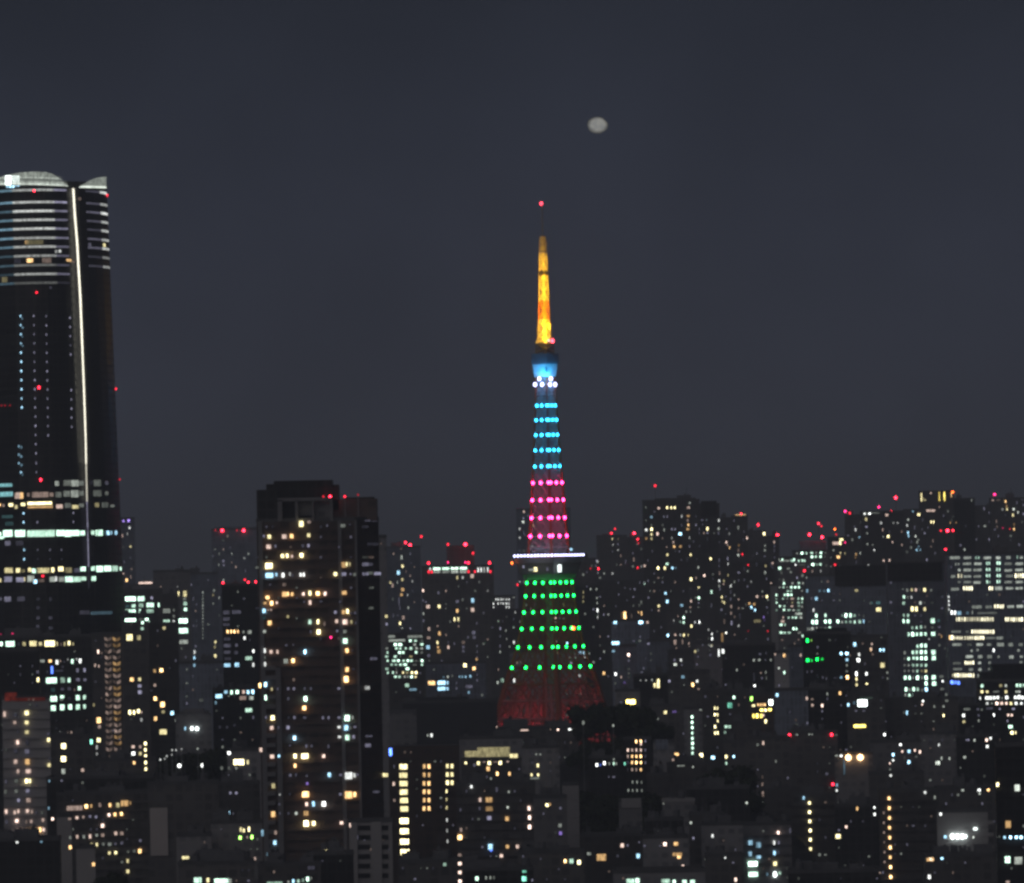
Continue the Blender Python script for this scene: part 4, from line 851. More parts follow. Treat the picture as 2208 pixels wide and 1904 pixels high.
V['R6'] = '''@R 1165,135,95,34,d3 970,180,24,38,p3 1040:1090:1130,182,38,32,g4 1190,182,58,36,d3 965,230,78,38,p3 945,272,56,42,g5 993,272,34,36,g4 1100:1135,320,32,46,g5 945,368,62,38,g5 990,370,34,34,g4 1045,370,66,32,g3 1175,370,76,34,d3 1212,410,22,48,g4 960,460,58,36,p2 1162,455,26,34,p2 1112,505,22,26,p2
@VL 1348,90,20,58,w4 1383,158,38,62,g5 1495,155,30,58,g4 1705,158,34,38,g3 1750:1806,155,40,72,g5 1858,158,38,48,g3 1912,150,20,42,d2 1970,165,20,58,d2 1338:1385,238,44,72,g5 1495,232,40,58,g5 1550,232,38,68,g5 1650,230,42,58,g5 1702,238,30,42,d4 1750:1806,235,36,46,g3 1858,238,34,54,g4 1920,232,46,58,g4 1970,228,24,68,b4 2040,232,66,28,d1 1240,325,84,42,d2 1335:1385,320,38,50,d4 1440,315,32,42,d2 1495,318,34,38,d3 1550,312,44,48,g4
@BE 80,385,30,44,y3 80,440,34,54,w4 47,340,24,38,w3 45,440,20,38,d2 80,492,24,34,d3
@ 220,440,28,150,o2 262,372,30,38,y4 240,230,34,88,p1 330,250,38,78,k3 435,170,28,98,k1 650,225,98,46,y2 730,178,24,44,v3 740,215,20,40,v2 535,348,22,30,r1 780,350,26,34,r2 510,460,24,58,k2
170,620,20,110,w4 203:233,600,20,80,w4 682,635,58,36,k2 760,625,20,44,k2 607,710,36,48,d3 675,708,46,42,d3 750,708,24,26,k2 818,708,32,42,d3 395,832,28,42,d3 693,868,26,34,p3 755,860,22,54,d3 762,930,24,68,d2 610,920,20,128,k1 617,1030,34,44,w5 330,1050,22,34,k2
@PS 870,590,28,48,p3 985,652,40,62,o5 918,810,28,38,d4 985,865,28,48,g5 920,1025,28,38,k2 978,540,22,36,k2
@BS 1187,650,24,52,p3
@BN 895,1142,40,58,b5
@GB 1272,468,38,68,N5 1320,465,28,38,n2 1275,712,48,58,N5 1325,715,30,42,N3 1392,700,42,58,N5 1455,698,38,42,N3 1395,632,38,28,d2 1462,925,34,48,k2 1510,940,28,58,k2 1325,850,30,44,k2 1270,855,24,44,k2 1620,930,68,18,k2 1690,925,42,42,b3 1690,628,40,48,b5
@GB2 1762,628,52,48,b5 1762,705,48,48,b4 1762,775,30,42,d3 1762,850,42,38,d2 1768,922,48,68,o5 1858,515,48,72,b5 1912,640,38,58,w4 1840,650,28,48,p2 1905,710,52,62,w5 1958,505,34,38,p2 2060,575,38,58,p4 1880,880,30,78,w5 2005,880,32,58,w5 1880,945,30,58,y4 1882,1015,34,54,y4 2010,1015,34,58,y5
@BO 1675,1120,40,62,o4 1518,1130,28,48,d3 1282,1185,34,58,p4 1330,1195,52,38,p2 1520,1190,24,58,k2 1335,1270,42,48,p3 1455,1275,38,54,p4 1690,1270,34,38,k2 1757,1265,34,54,b5
@BP 1955,1243,126,94,W5 1855,1240,46,56,b2 1875,1340,48,28,k2 1970,1340,56,28,k2 1922,1528,168,44,Y4 2000,1180,190,26,g1
@BM 360,1172,38,52,g5 305,1270,74,76,t3 445,1450,42,52,g5 315,1380,42,34,k2 265:305,1535,42,48,g4 250,1605,34,42,g3 318,1605,34,34,d3 325,1680,34,42,d2
@BL1 578,1190,40,76,n4 602,1275,58,34,y5 660:690:718:745,1264,24,46,o4 818,1235,72,82,W4 705,1330,52,44,Y4 752,1330,34,44,y5 806,1325,58,44,Y4 600:648:698,1403,40,76,Y4 728,1395,18,48,p4 755,1470,42,68,y5
@BN 1138,1510,46,38,d2 1335,1490,34,48,k2
@BO 1690,1485,30,38,k2 1252,1575,28,54,w5 1295:1330,1630,26,32,d3
@BN 1140,1635,42,26,d3'''
V['R7'] = '''@RA 652,218,30,60,p4
@RE 1605:1738,318:310,78,84,O5 1462,265,28,28,d3 1525,320,26,34,w5 1480,312,34,24,d3 1560,490,12,200,b2
@RD 800,135,46,62,r4 1418,125,48,56,r4 1495,128,50,24,d2
@RD 1432,680,44,50,r4 1475,690,34,48,b3 1467,750,28,34,w4 1365,565,48,42,k2 1105,818,32,54,b4
@RB 645,600,28,58,p1 645:648:650,680+70,34,58,p2 652,880,24,38,d2
@ 90,382,58,52,b5 238,372,34,54,y5 238,445,24,44,g5 322,370,24,40,b5 468,890,32,38,d4
@RC 1170:1172:1175:1178:1180:1182:1185:1188,890+103,36,46,y5
@RC2 1705,910,34,68,o4 1583,1158,38,48,p4 1478,1265,82,58,y4
@ 590,1070,76,26,d3
@RL 820,1222,30,48,p5 510,1335,66,62,b3 600,1360,76,70,b3 505,1460,52,74,b3 600,1495,76,40,b3 775,1335,26,68,w4 827,1335,30,54,k3 778,1450,32,68,b4 825,1445,22,48,k2 535,1572,118,62,g5 785,1570,58,68,y4 540,1688,118,62,g5 698,1688,30,48,b2 785,1690,66,76,W4 837,1675,46,48,g3
@ 345,1750,38,62,p4 85,1262,26,44,w4 228,1503,24,30,w4 962,1200,16,76,k2'''
V['S1'] = '''@U 25:90,410,34,40,w5 120,432,218,18,d3 425,258,50,62,r5 208,377,36,42,m4 370,430,40,48,r4 310,480,68,48,p3 258,670,24,58,p3 330,755,58,48,y5 265,760,28,38,d3 383,828,26,34,p3 150,930,26,38,w4 270,1065,34,42,p4 345,1060,38,48,p4 358,1108,34,44,b5
@W1 645,395,34,42,b3 712:745,473,24,48,y5 585,540,32,42,d4 668,640,28,78,k2 583:590,705:750,32,46,b4 680,752,34,38,d4 715,800,38,38,d3 700,830,28,42,d3 720,885,24,38,b3 695,928,34,42,b4 625,820,18,68,k2
@W 755,250,20,130,y4 800,290,48,24,y3 780,270,20,50,y3 875,185,28,42,p3 985,240,26,145,Y3 1050,240,26,145,Y3 1155,185,46,50,q4 1138,225,22,84,o4 875,423,132,34,p3 880:912,570,24,50,y5 1145,545,20,38,d2 1170,500,40,40,d1 1125,578,24,38,o3 797,712,32,34,k3 765,660,24,38,k2 770,540,28,58,k2 840,640,22,48,k2 768,928,28,42,b3 902,810,22,58,p2 932,970,20,58,k2
@Y 1090,680,56,64,r5 1160,677,38,50,r4 1005,680,36,40,r3 1065,920,40,50,r4
@X1 1400,270,22,48,d3 1200,578,22,38,o3 1325,620,22,40,k1
@X2 1560,400,34,48,k3 1555,360,20,36,k2 1625,450,22,48,k2 1490,625,24,38,k2
@X3 1695,215,42,52,m4 1670,270,34,38,p3 1740,262,90,28,p1 1835,305,34,48,o4 1848,365,30,48,o3 1855,405,28,42,y4 1940,405,46,46,d4 1930,480,34,58,y4 1995,445,28,38,d4 1980,320,34,58,k2 1720,560,28,68,p2 1725,630,32,48,p2 1700,665,46,34,k2 1800,645,38,46,m1 1890,658,26,40,r2 1945,600,32,68,o2 1942,660,38,38,o4 2050,570,24,42,d2 2050,265,24,42,k2 1835,480,20,36,k1
@VR 575,1445,42,58,d3 632,1440,30,54,y3 685,1440,42,54,p3 738,1440,24,54,d2 795,1440,46,62,y4 880,1445,38,48,d2 530,1530,40,58,g4 580,1535,28,48,d3 628,1535,18,54,w4 528,1610,44,58,g3 742,1608,44,58,d4 795,1605,34,42,d2 890,1605,58,34,d1 1022,1530,46,42,k1 1085,1530:1585:1635:1690,20,36,w4 1020,1675,46,34,k2
@VL 115,1610,66,46,c2 200,1605,86,42,c2
@Y 1185,1028,148,42,d2 1345,1028,108,38,d2 1455:1490,1028,26,46,g3 1600,1030,108,38,d2 1740,1030,84,42,d2 1870,1025,88,42,d2 1985,1020,26,58,g3 2040,1025,58,40,d2
1195,1110,20,48,d3 1230,1108,34,38,d2 1340,1105,116,34,d2 1480,1105,108,38,d2 1595:1625,1100,24,56,g4 1730:1760,1097,24,58,g5 1870,1105,108,38,d2 2010,1105,116,38,d2 1240,1185,48,48,d3 1345,1185,108,42,d2 1475,1185,116,38,d2 1595:1628,1180,24,50,g4 1725:1758,1178,24,58,g4 1870,1190,108,36,d2 2010,1185,116,38,d2
1160,1268,88,42,d2 1230:1268,1261,24,74,y4 1345,1268,108,34,d2 1475,1268,116,34,d2 1595:1628:1730:1762,1258,24,56,g4 1885,1262,108,38,d2 1965:1998:2030:2060,1258,21,78,y5 1240,1340,58,42,d1 1345,1340,108,38,d2 1470,1345,108,38,d2 1600,1338,24,58,g4 1630,1340,20,48,g3 1730:1760,1335,24,58,g4 1870,1340,108,34,d2 2010,1340,108,34,d2
1185,1430,116,42,d2 1300:1335:1370:1402,1420,23,70,y5 1630:1662,1420,24,64,y5 1745,1420,106,56,d2 1885,1420,108,34,d2 2010,1420,108,34,d2 1465,1660,146,46,d2 1620,1660,96,42,d2 1700:1735:1770:1802,1652,22,66,y5 1900,1655,98,38,d2 2020,1650,96,42,d2'''
V['S2'] = '''@VR 638:690,78,46,84,y5 797,80,46,68,y4 528:583,160,38,54,g3 528:583,235,42,68,g5 900,228,78,72,g5 970,228,56,54,c2 640:693,318,34,54,g3 750,310,38,58,g4 803,310,34,48,d3 895,315,58,42,d2 985,310,38,38,k2 592,402,34,68,g4 643,402,44,72,g5 697,402,38,62,g4 750,400,46,68,g5 805,400,42,62,g5 905,398,78,58,g4 985,405,42,42,p2 1012,430,20,58,o3 1080,445,34,78,o4 852,465,20,38,w3
705,555,38,58,g4 755:808,548,44,68,g5 540,640,38,58,d3 645,635,40,62,g4 697:755:808,632,44,68,g5 910,635,78,68,g4 985,545,42,42,d2 540,715,34,48,d2 592,718,42,58,g5 655,708,36,54,g4 700:757:812,710,43,60,g5 912,708,78,58,g5 540,800,38,42,d2 592,800,38,42,d3 648:700:757,800,41,50,g3 812,800,43,54,g4 540:592,875,37,42,d2 648,875,34,48,d3 700,875,43,54,g3 757,875,34,48,y2 812,875,44,54,y3
548,960,46,72,g5 602,960,40,72,g5 652,960,28,58,d3 705,960,46,72,g5 760,962,30,58,d3 815,960,44,72,g5 912,955,76,62,g4 1010,945,86,42,d2 815,1035,46,72,g5 918,1035,78,62,g4 1028,1005,24,38,w5 557,1110,38,68,g5 600,1115,34,54,d3 655,1108,46,76,g5 708,1108,38,62,g4 762,1118,34,54,d3 818,1110,46,68,b5 1020,1105,78,34,d2
550,1180,28,48,d3 600,1185,44,58,g5 655:708,1185,41,54,g5 765,1182,48,58,g5 922,1185,78,58,g5 1010,1180,68,28,d1 1080,1180,58,58,d2 1080,1255,58,42,d2 338,895,32,42,d3 345,970,28,38,d3 372,130,34,38,k2
@VL 205,85,92,58,y4
@Y 1145:1185,125,28,68,w5 1240,130,78,56,b3 1345,130,58,56,b2 1410,120,18,68,d3 1600,130,290,28,d1 1208:1240:1275:1312:1345:1378:1408:1442:1475:1508:1538:1572:1605:1638:1670,210,23,74,y4 1840:1870:1908:1940:1975:2010:2045,212,23,74,y5 1200,370,136,34,d1 1345,370,68,34,d1 1408:1445:1478:1510:1545:1578:1608:1642:1678,370,23,68,y5
1148,445,34,76,y5 1182:1215:1245:1275,450,21,58,y4 1315:1350:1382:1412,450,22,62,y4 1450:1482:1515:1548,450,23,68,y5 1640,450,146,34,d1 1760,450,98,42,d2 1210,535,136,38,d2 1370,535,88,34,d1 1500,535,98,38,d2 1625,535,88,34,d2 1770,535,98,52,d3 1900,535,88,52,d3 2030,535,78,42,d2 1682,608,26,62,w5 1400,615,34,48,d2 1475,605,38,42,d2 2000,610,48,42,d2
1370,690,106,42,d2 1510:1630,690,88,48,d2 1745,690,38,48,d2 1910,695,88,48,d2 2040,690,58,42,d2 1320:1350:1385,770,23,62,y5 1420,765,24,68,y5 1500,770,58,48,d3 1630,770,48,48,d3 1210,775,116,38,d1 2035,760,58,38,d2 1390,855,88,42,d3 1505,855,58,48,d3 1625,850,58,38,d2 1220,850,136,34,d1 1160,930,28,58,y3 1190:1225:1258:1292,930,23,74,y5 1325:1358:1390:1422,930,22,68,y5 1500,935,78,48,d2
1142,1018,36,66,l4 1166:1196,1020,26,60,l4 1232,1025,46,66,l4
@SR 1535,1065,48,58,g4 1775,1062,58,54,y3 1840,1062,44,48,d4 1980:2022,1060,42,60,g5 2065,1060,20,58,g4 1530,1140,48,54,y4 1600,1140,52,42,y4 1715,1140,96,28,d2 1842,1140,44,58,y4 1985,1140,66,38,d3 2015,1140,22,48,w4 1620,1220,105,48,w5 1690,1218,36,56,w5 1735,1215,54,58,w5 1790,1222,38,38,d2 1852,1215,60,62,w5 1960,1215,42,58,w5 2008,1210,38,68,w5 2052,1215,36,58,w5
1600,1290,48,48,w4 1660,1290,38,34,d3 1725:1785,1290,48,52,p5 1845,1290,44,48,p4 1905,1290,48,52,y4 1970,1290,48,52,w5 2038,1290,38,42,w5 1530,1365,56,42,k2 1630,1355,96,34,k2 1760,1360,34,34,k3 1935,1360,56,34,k3 1515,1445,34,42,k2 1687,1440,24,48,w5 1870:1915,1440,36,42,p4 1535,1510,28,42,d3 1860,1515,22,38,k3 1898,1590,82,48,g4 1918,1665,52,58,y5 1965,1665,24,54,y4
@SR2 1297,1445,46,58,w5 1302,1525,48,48,y3 1340,1365,96,34,d2
@ 1508,1222,18,48,w5 1640,1715,34,48,w5 1592,1755,30,44,p5 1438,1760,20,38,d4 1345,1758,68,22,k3
@BR 570,1410,30,78,b4 530,1410,14,48,d2 775,1258,28,48,w5 765,1305,24,38,p4 1040,1445,24,48,y5 920,1330,32,48,d3 1040,1330,32,38,d3 298,1690,32,48,w5
@GB2 118,530,24,44,p3 105,600,28,58,o4 130,660,42,36,p2 @BQ! 228:270,605,28,52,b5 255,800,82,72,y4 238,310,36,36,d2'''.replace('@BQ!', '@GB2')
V['S3'] = '''@RF 425,237,28,32,w5 342,350,32,48,b5 342,412,26,32,w5 305,447,26,32,p4 308,515,28,32,d3 315,583,32,36,w5 445,312,28,34,p4 520,312,42,46,b4 585,300,26,38,p4 470,385,28,66,d1
@RF 655,318,30,52,p4 518,432,42,54,b5
@RG 855,240,24,44,w4 842,442,72,48,d5 885,390,20,48,d4 973,393,26,48,d4
@RH 1143,378,46,40,d3 1433,150,38,52,w5 1390,187,38,42,p5 1397,258,42,48,w5 1175,185,66,18,k3 1252,188,24,42,d4
@RI2 1302,630,46,48,w5 1117,632,46,42,d3 1407,722,38,48,o5 1460,685,34,58,y5 1310,785,32,34,d3
@RI 697,668,34,42,w4 808,828,18,58,d3
@RC2 132,925,28,44,w4 135,1017,34,48,w4
@RI 295:297:299:301:304:307:309:312:316,838+110,36,50,o5 235:237:239:242:244:246:249,1000+110,28,38,p2
@RJ 1005:1060:1115,1265,56,80,W5 1150,1265,40,60,W4 925,1270,42,46,b5 1262,1180,80,42,W3 1240,1275,22,34,d4 872,958,34,54,w5
@RJ2 765,1385,46,66,w5 730,1395,28,34,p2 888,1438,42,46,b5 747,1718,42,66,w5
@RI 757,1500,92,56,o3
@RK 1730,720,62,86,d4 1630,1130,66,96,o3 1590,1275,34,42,b4 1655,1275,34,46,b5 1722:1775,1275,44,46,b5 1623,1525,62,86,g4 1745,1535,96,96,d3 1625,1775,66,28,p3'''

def parse():
    out = []
    for vn, txt in V.items():
        x0, y0, k = VIEWS[vn]
        force, dot = None, False
        for tok in txt.split():
            if tok[0] == '@':
                force = tok[1:] or None
                dot = bool(force) and force.endswith('!')
                if dot:
                    force = force[:-1]
                continue
            q = tok.split(',')
            if len(q) == 3:
                q = q[:2] + ['22', '34'] + q[2:]
            xl = [float(v) for v in q[0].split(':')]
            if '+' in q[1]:
                a, st = q[1].split('+')
                prs = [(x, float(a) + i * float(st)) for i, x in enumerate(xl)]
            else:
                yl = [float(v) for v in q[1].split(':')]
                if len(xl) == len(yl) and len(xl) > 2 or (len(xl) == 2 and len(yl) == 2 and abs(yl[0] - yl[1]) < 60):
                    prs = list(zip(xl, yl))
                else:
                    prs = [(x, y) for x in xl for y in yl]
            for x, y in prs:
                out.append((x0 + x / k, y0 + y / k, float(q[2]) / k, float(q[3]) / k, q[4], force, dot))
    return out
# ------------------------------------------------------------------ supertall tower with the petal crown, cropped by the left edge
AD = 3550.0
A = Bld()
A.key, A.D = 'A', AD
PER = [(-20, 17), (-8, 11), (8, 6), (26, 2.6), (48, 0.6), (72, 0), (96, 0.8), (116, 3.4), (132, 6.5), (143, 9.5), (150, 12),
       (156, 14), (164, 15), (170, 15.5), (184, 19), (200, 25), (215, 33), (225, 40), (230, 47)]
AZ0, AZ1 = at(100, 400, AD).z, at(100, 1242, AD).z
AXT = [at(px, 400, AD + dy).x for px, dy in PER]
A.z = AZ0
def a_ring(z):
    t = max(0.0, min(1.0, (AZ0 - z) / (AZ0 - AZ1)))
    k = AD / F_PX
    return [(x + 20.0 * t * k * min(1.0, (px + 20) / 165.0), AD + dy) for x, (px, dy) in zip(AXT, PER)]
_r = a_ring(AZ0)
A.X0, A.X1 = _r[0][0], _r[-1][0]
A.org = Vector(((A.X0 + A.X1) / 2, AD + 25, 0))
A.root = root('supertall_tower', 'dark supertall tower with a glowing petal crown and one bright vertical light line', 'skyscraper', A.org)
A.win, A.lamp, A.proud = [], [], 0.25
BL['A'] = A
mb = MB()
zs = [-6, 40, 80, AZ1] + [AZ1 + (AZ0 - AZ1) * i / 8 for i in range(1, 9)]
for z in zs:
    rg = a_ring(z)
    rg = rg + [(rg[-1][0] - 2, AD + 75), (rg[0][0] + 2, AD + 75)]
    mb.v += [(x - A.org.x, y - A.org.y, z) for x, y in rg]
nr = len(PER) + 2
for j in range(len(zs) - 1):
    for i in range(nr):
        k = (i + 1) % nr
        mb.f.append((j*nr+i, j*nr+k, (j+1)*nr+k, (j+1)*nr+i))
mb.f.append(tuple((len(zs)-1)*nr + i for i in range(nr)))
mb.obj('wall', MAT['black'], A.root)

def a_strip(i0, i1, z, h, off, name, mat):
    rg = a_ring(z)
    m = MB()
    for i in range(i0, i1):
        (x0, y0), (x1, y1) = rg[i], rg[i + 1]
        x0, x1, y0, y1 = x0 - A.org.x, x1 - A.org.x, y0 - A.org.y, y1 - A.org.y
        m.hexa([(x0, y0 - off, z - h/2), (x1, y1 - off, z - h/2), (x1, y1 + 0.3, z - h/2), (x0, y0 + 0.3, z - h/2),
                (x0, y0 - off, z + h/2), (x1, y1 - off, z + h/2), (x1, y1 + 0.3, z + h/2), (x0, y0 + 0.3, z + h/2)])
    return m.obj(name, mat, A.root)
for i, y in enumerate([409.5, 435.7, 454.9, 474, 493, 513, 532, 551.6, 571.7, 590.9, 610]):  # light washing the fins is put into their emission, dimmer at the sides
    z = at(72, y, AD).z
    lv = (3, 3, 3, 3, 3, 3, 3, 2, 2, 2, 1)[i]
    a_strip(0, 3, z, 1.0, 0.5, 'lit_fin', glow('b%d' % max(1, lv - 1)))
    a_strip(3, 7, z, 1.0, 0.5, 'lit_fin', glow('w%d' % lv))
    a_strip(7, 9, z, 0.9, 0.5, 'lit_fin', glow('k%d' % lv))
    if i < 9:
        a_strip(14, 16, z, 0.9, 0.5, 'lit_fin', glow('k%d' % max(1, lv - 1)))
        a_strip(16, 18, z, 1.1, 0.5, 'lit_fin', glow('w%d' % lv))

def interp(tab, x):
    for (a, b), (c, d) in zip(tab, tab[1:]):
        if x <= c:
            return b + (d - b) * (x - a) / (c - a)
    return tab[-1][1]
def petal(x0, x1, bot, top, name):
    p = root(name, '', '', (0, 0, 0))
    del p['label'], p['category']
    p.parent = A.root
    n = 14
    for s in range(5):
        m = MB()
        for i in range(n):
            q = []
            for px in (x0 + (x1 - x0) * i / n, x0 + (x1 - x0) * (i + 1) / n):
                Y = AD + interp(PER, px) - 0.3
                yb, yt = interp(bot, px), interp(top, px)
                lo = yb - (s * 4.7)
                hi = max(yt, lo - (3.9 if s else 4.2))
                if s == 4:
                    hi = yt
                q.append((at(px, lo, Y) - A.org, at(px, hi, Y) - A.org))
            (a0, a1), (b0, b1) = q
            if a1.z - a0.z < 0.15 and b1.z - b0.z < 0.15:
                continue
            a1.z = max(a1.z, a0.z + 0.02)
            b1.z = max(b1.z, b0.z + 0.02)
            bk = Vector((0, 0.8, 0))
            m.hexa([a0, b0, b0 + bk, a0 + bk, a1, b1, b1 + bk, a1 + bk])
        if m.v:
            m.obj('glazing', glow('d4' if s == 0 else 'd3'), p)
    return p
petal(-18, 147, [(-20, 399), (72, 398.5), (110, 400), (150, 402)],
      [(-20, 390), (0, 382), (12, 378), (40, 372.5), (70, 370), (100, 371.5), (112, 375), (122, 380), (132, 387), (141, 396), (150, 402.5)], 'crown_petal')
petal(171, 229, [(170, 404.5), (230, 406)], [(170, 404), (180, 397), (190, 391), (200, 386), (215, 382.5), (230, 381)], 'crown_petal')
m = MB()
rg = a_ring(AZ0)
m.v = [(x - A.org.x, y - A.org.y + 3, z) for z in (AZ0, AZ0 + 2.5) for x, y in rg]
n = len(rg)
m.f = [(i, i+1, n+i+1, n+i) for i in range(n-1)]
m.obj('crown_base', MAT['black'], A.root)
sp = [(157.8, 406, 5.5), (161, 461, 5.6), (166, 521, 5.4), (170, 592, 5.2), (173, 640, 5), (177, 741, 4.6), (181, 841, 4.2), (184.4, 942, 3.8), (185.5, 1000, 3.4),
      (187.4, 1081, 3.4), (189.4, 1161, 2.8), (191, 1222, 2.2), (191.5, 1270, 2)]
for i in range(len(sp) - 1):
    (xa, ya, wa), (xb, yb, wb) = sp[i], sp[i + 1]
    wa, wb = wa * 0.66, wb * 0.66
    m = MB()
    Y = AD + 12.6
    a0, a1 = at(xa - wa/2, ya, Y) - A.org, at(xa + wa/2, ya, Y) - A.org
    b0, b1 = at(xb - wb/2, yb, Y) - A.org, at(xb + wb/2, yb, Y) - A.org
    bk = Vector((0, 1.2, 0))
    m.hexa([b0, b1, b1 + bk, b0 + bk, a0, a1, a1 + bk, a0 + bk])
    m.obj('light_line', glow('i4' if i < 8 else ('i3' if i < 9 else ('k3' if i < 11 else 'k1'))), A.root)
m = MB()
box_px(m, 12, 379, 41, 398, AD + 3, 2, A.org)
m.obj('roof_sign', glow('W4'), A.root)
for x in (16, 22.5, 29, 35.5, 40):
    m = MB()
    m.ball(at(x, 402.5, AD + 2.5) - A.org, 0.55)
    m.obj('sign_lamp', glow('b5'), A.root)

# ------------------------------------------------------------------ put every window and lamp on the building it belongs to
def seg_hit(pts, d):
    """2-D ray from the camera against a polyline; returns point, tangent"""
    best = None
    for i in range(len(pts) - 1):
        (ax, ay), (bx, by) = pts[i], pts[i + 1]
        ex, ey = bx - ax, by - ay
        den = d.x * ey - d.y * ex
        if abs(den) < 1e-9:
            continue
        t = ((ax - CAM.x) * ey - (ay - CAM.y) * ex) / den
        s = ((ax - CAM.x) * d.y - (ay - CAM.y) * d.x) / den
        e = max(0.0, -s, s - 1)
        if best is None or e < best[0]:
            best = (e, t, s, i, math.hypot(ex, ey))
    return best

def locate(b, px, py):
    d = ray(px, py)
    pts = b.pts if b.key != 'A' else None
    if b.key == 'A':
        z = at(px, py, AD + 8).z
        pts = a_ring(z)
    e, t, s, i, ln = seg_hit(pts, d)
    s = max(0.0, min(1.0, s))
    (ax, ay), (bx, by) = pts[i], pts[i + 1]
    x, y = ax + (bx - ax) * s, ay + (by - ay) * s
    z = CAM.z + d.z * (y - CAM.y) / d.y
    tg = Vector((bx - ax, by - ay, 0)).normalized()
    return Vector((x, y, z)), tg, pts, e

def inside(b, px, py):
    if b.key == 'A':
        p = at(px, py, AD + 8)
        rg = a_ring(p.z)
        return rg[0][0] - 1 < p.x < rg[-1][0] + 1.5 and p.z < AZ0 + 1
    p = at(px, py, b.D)
    return b.X0 - 1.2 < p.x < b.X1 + 1.2 and p.z < b.z + 0.5

LIGHTS = parse()
loose, posts = [], []
ORDER = sorted(BL.values(), key=lambda b: b.D)
for (px, py, w, h, code, force, dot) in LIGHTS:
    warn = code[0] in 'rmq'
    tgt = BL.get(force) if force else None
    if tgt is None and not warn and ((335 < px < 482 and 1602 < py < 1762) or (1236 < px < 1338 and 1545 < py < 1600)):
        posts.append((px, py, w, h, code))
        continue
    if tgt is None:
        tgt = next((b for b in ORDER if inside(b, px, py)), None)
        if tgt is None:
            loose.append((px, py, w, h, code))
            continue
    elif not warn:
        f = next((b for b in ORDER if inside(b, px, py)), None)
        if f is not None and f.D < tgt.D and not dot:
            tgt = f
    if tgt.key == 'Y' and not warn:            # the long office: cool cream lamps, every bay glimmering
        code = {'y': 'j'}.get(code[0], code[0]) + (str(int(code[1]) + 1) if code[0] == 'd' and code[1] in '12' else code[1])
    (tgt.lamp if (warn or dot) else tgt.win).append((px, py, w, h, code, warn))

def win_box(b, px, py, w, h):
    p, tg, pts, e = locate(b, px, py)
    nrm = Vector((tg.y, -tg.x, 0))
    k = p.y / F_PX
    far = p.y > 4450
    sh = 0.97 if b.key == 'A' else 0.58 if (w < 5 and h > 9) else ((0.54 if far else 0.64) if max(w, h) < 16 else 0.86)
    hw = max(0.25, w * k / 2 * sh / max(0.45, abs(tg.x)))
    hh = max(0.25, h * k / 2 * ((0.66 if w < 12 else 0.82) if h < 16 else 0.82))
    x0, x1 = pts[0][0] + 0.15, pts[-1][0] - 0.15
    if len(pts) == 2:
        if hw * 2 > x1 - x0:
            hw = (x1 - x0) / 2
        p.x = max(x0 + hw, min(x1 - hw, p.x))
    if b.key != 'A':
        p.z = min(p.z, b.z - hh - 0.1)
    return p, tg, nrm, hw, hh

def win_hexa(m, c, tg, nrm, hw, hh, pr):
    q = []
    for z in (-hh, hh):
        for s, o in ((-hw, pr), (hw, pr), (hw, -0.15), (-hw, -0.15)):
            q.append(c + tg * s + nrm * o + Vector((0, 0, z)))
    m.hexa(q)

# faint rooms behind curtains on the same floor grid
for b in BL.values():
    if b.key in ('A', 'PIL', 'CA', 'LR', 'LS', 'LM', 'LH', 'RJ', 'CB', 'LT', 'CC', 'CG', 'CG2', 'LQ', 'BF', 'RP') or b.key[0] == 'F':
        continue
    rr = random.Random('faint' + b.key)
    far = b.D > 4450
    pw, ph = (9.0, 9.5) if far else (13.0, 20.0 * 2900 / b.D)
    x0, x1 = b.x0 + 5, b.x1 - 5
    nf = int(max(6, (x1 - x0) * (16 if far else 20) / 100.0 * (2.4 if far else 1.0)))
    for _ in range(min(nf, 48)):
        px = x0 + pw * (rr.randint(0, max(0, int((x1 - x0) / pw))) + 0.3)
        py = b.yt + 14 + ph * rr.randint(0, 20 if far else 12)
        if px > x1 or py > 1900 or any(abs(px - q[0]) < q[2] / 2 + 5 and abs(py - q[1]) < q[3] / 2 + 6 for q in b.win):
            continue
        if not inside(b, px, py):
            continue
        b.win.append((px, py, rr.uniform(3, 8), rr.uniform(4, 9), rr.choice(('k2', 'd2', 'p2', 'd2', 'k2', 'k3', 'w2', 'p2', 'd3', 'w3') if far else ('k1', 'd1', 'p1', 'k2', 'd2', 'k1')), False))

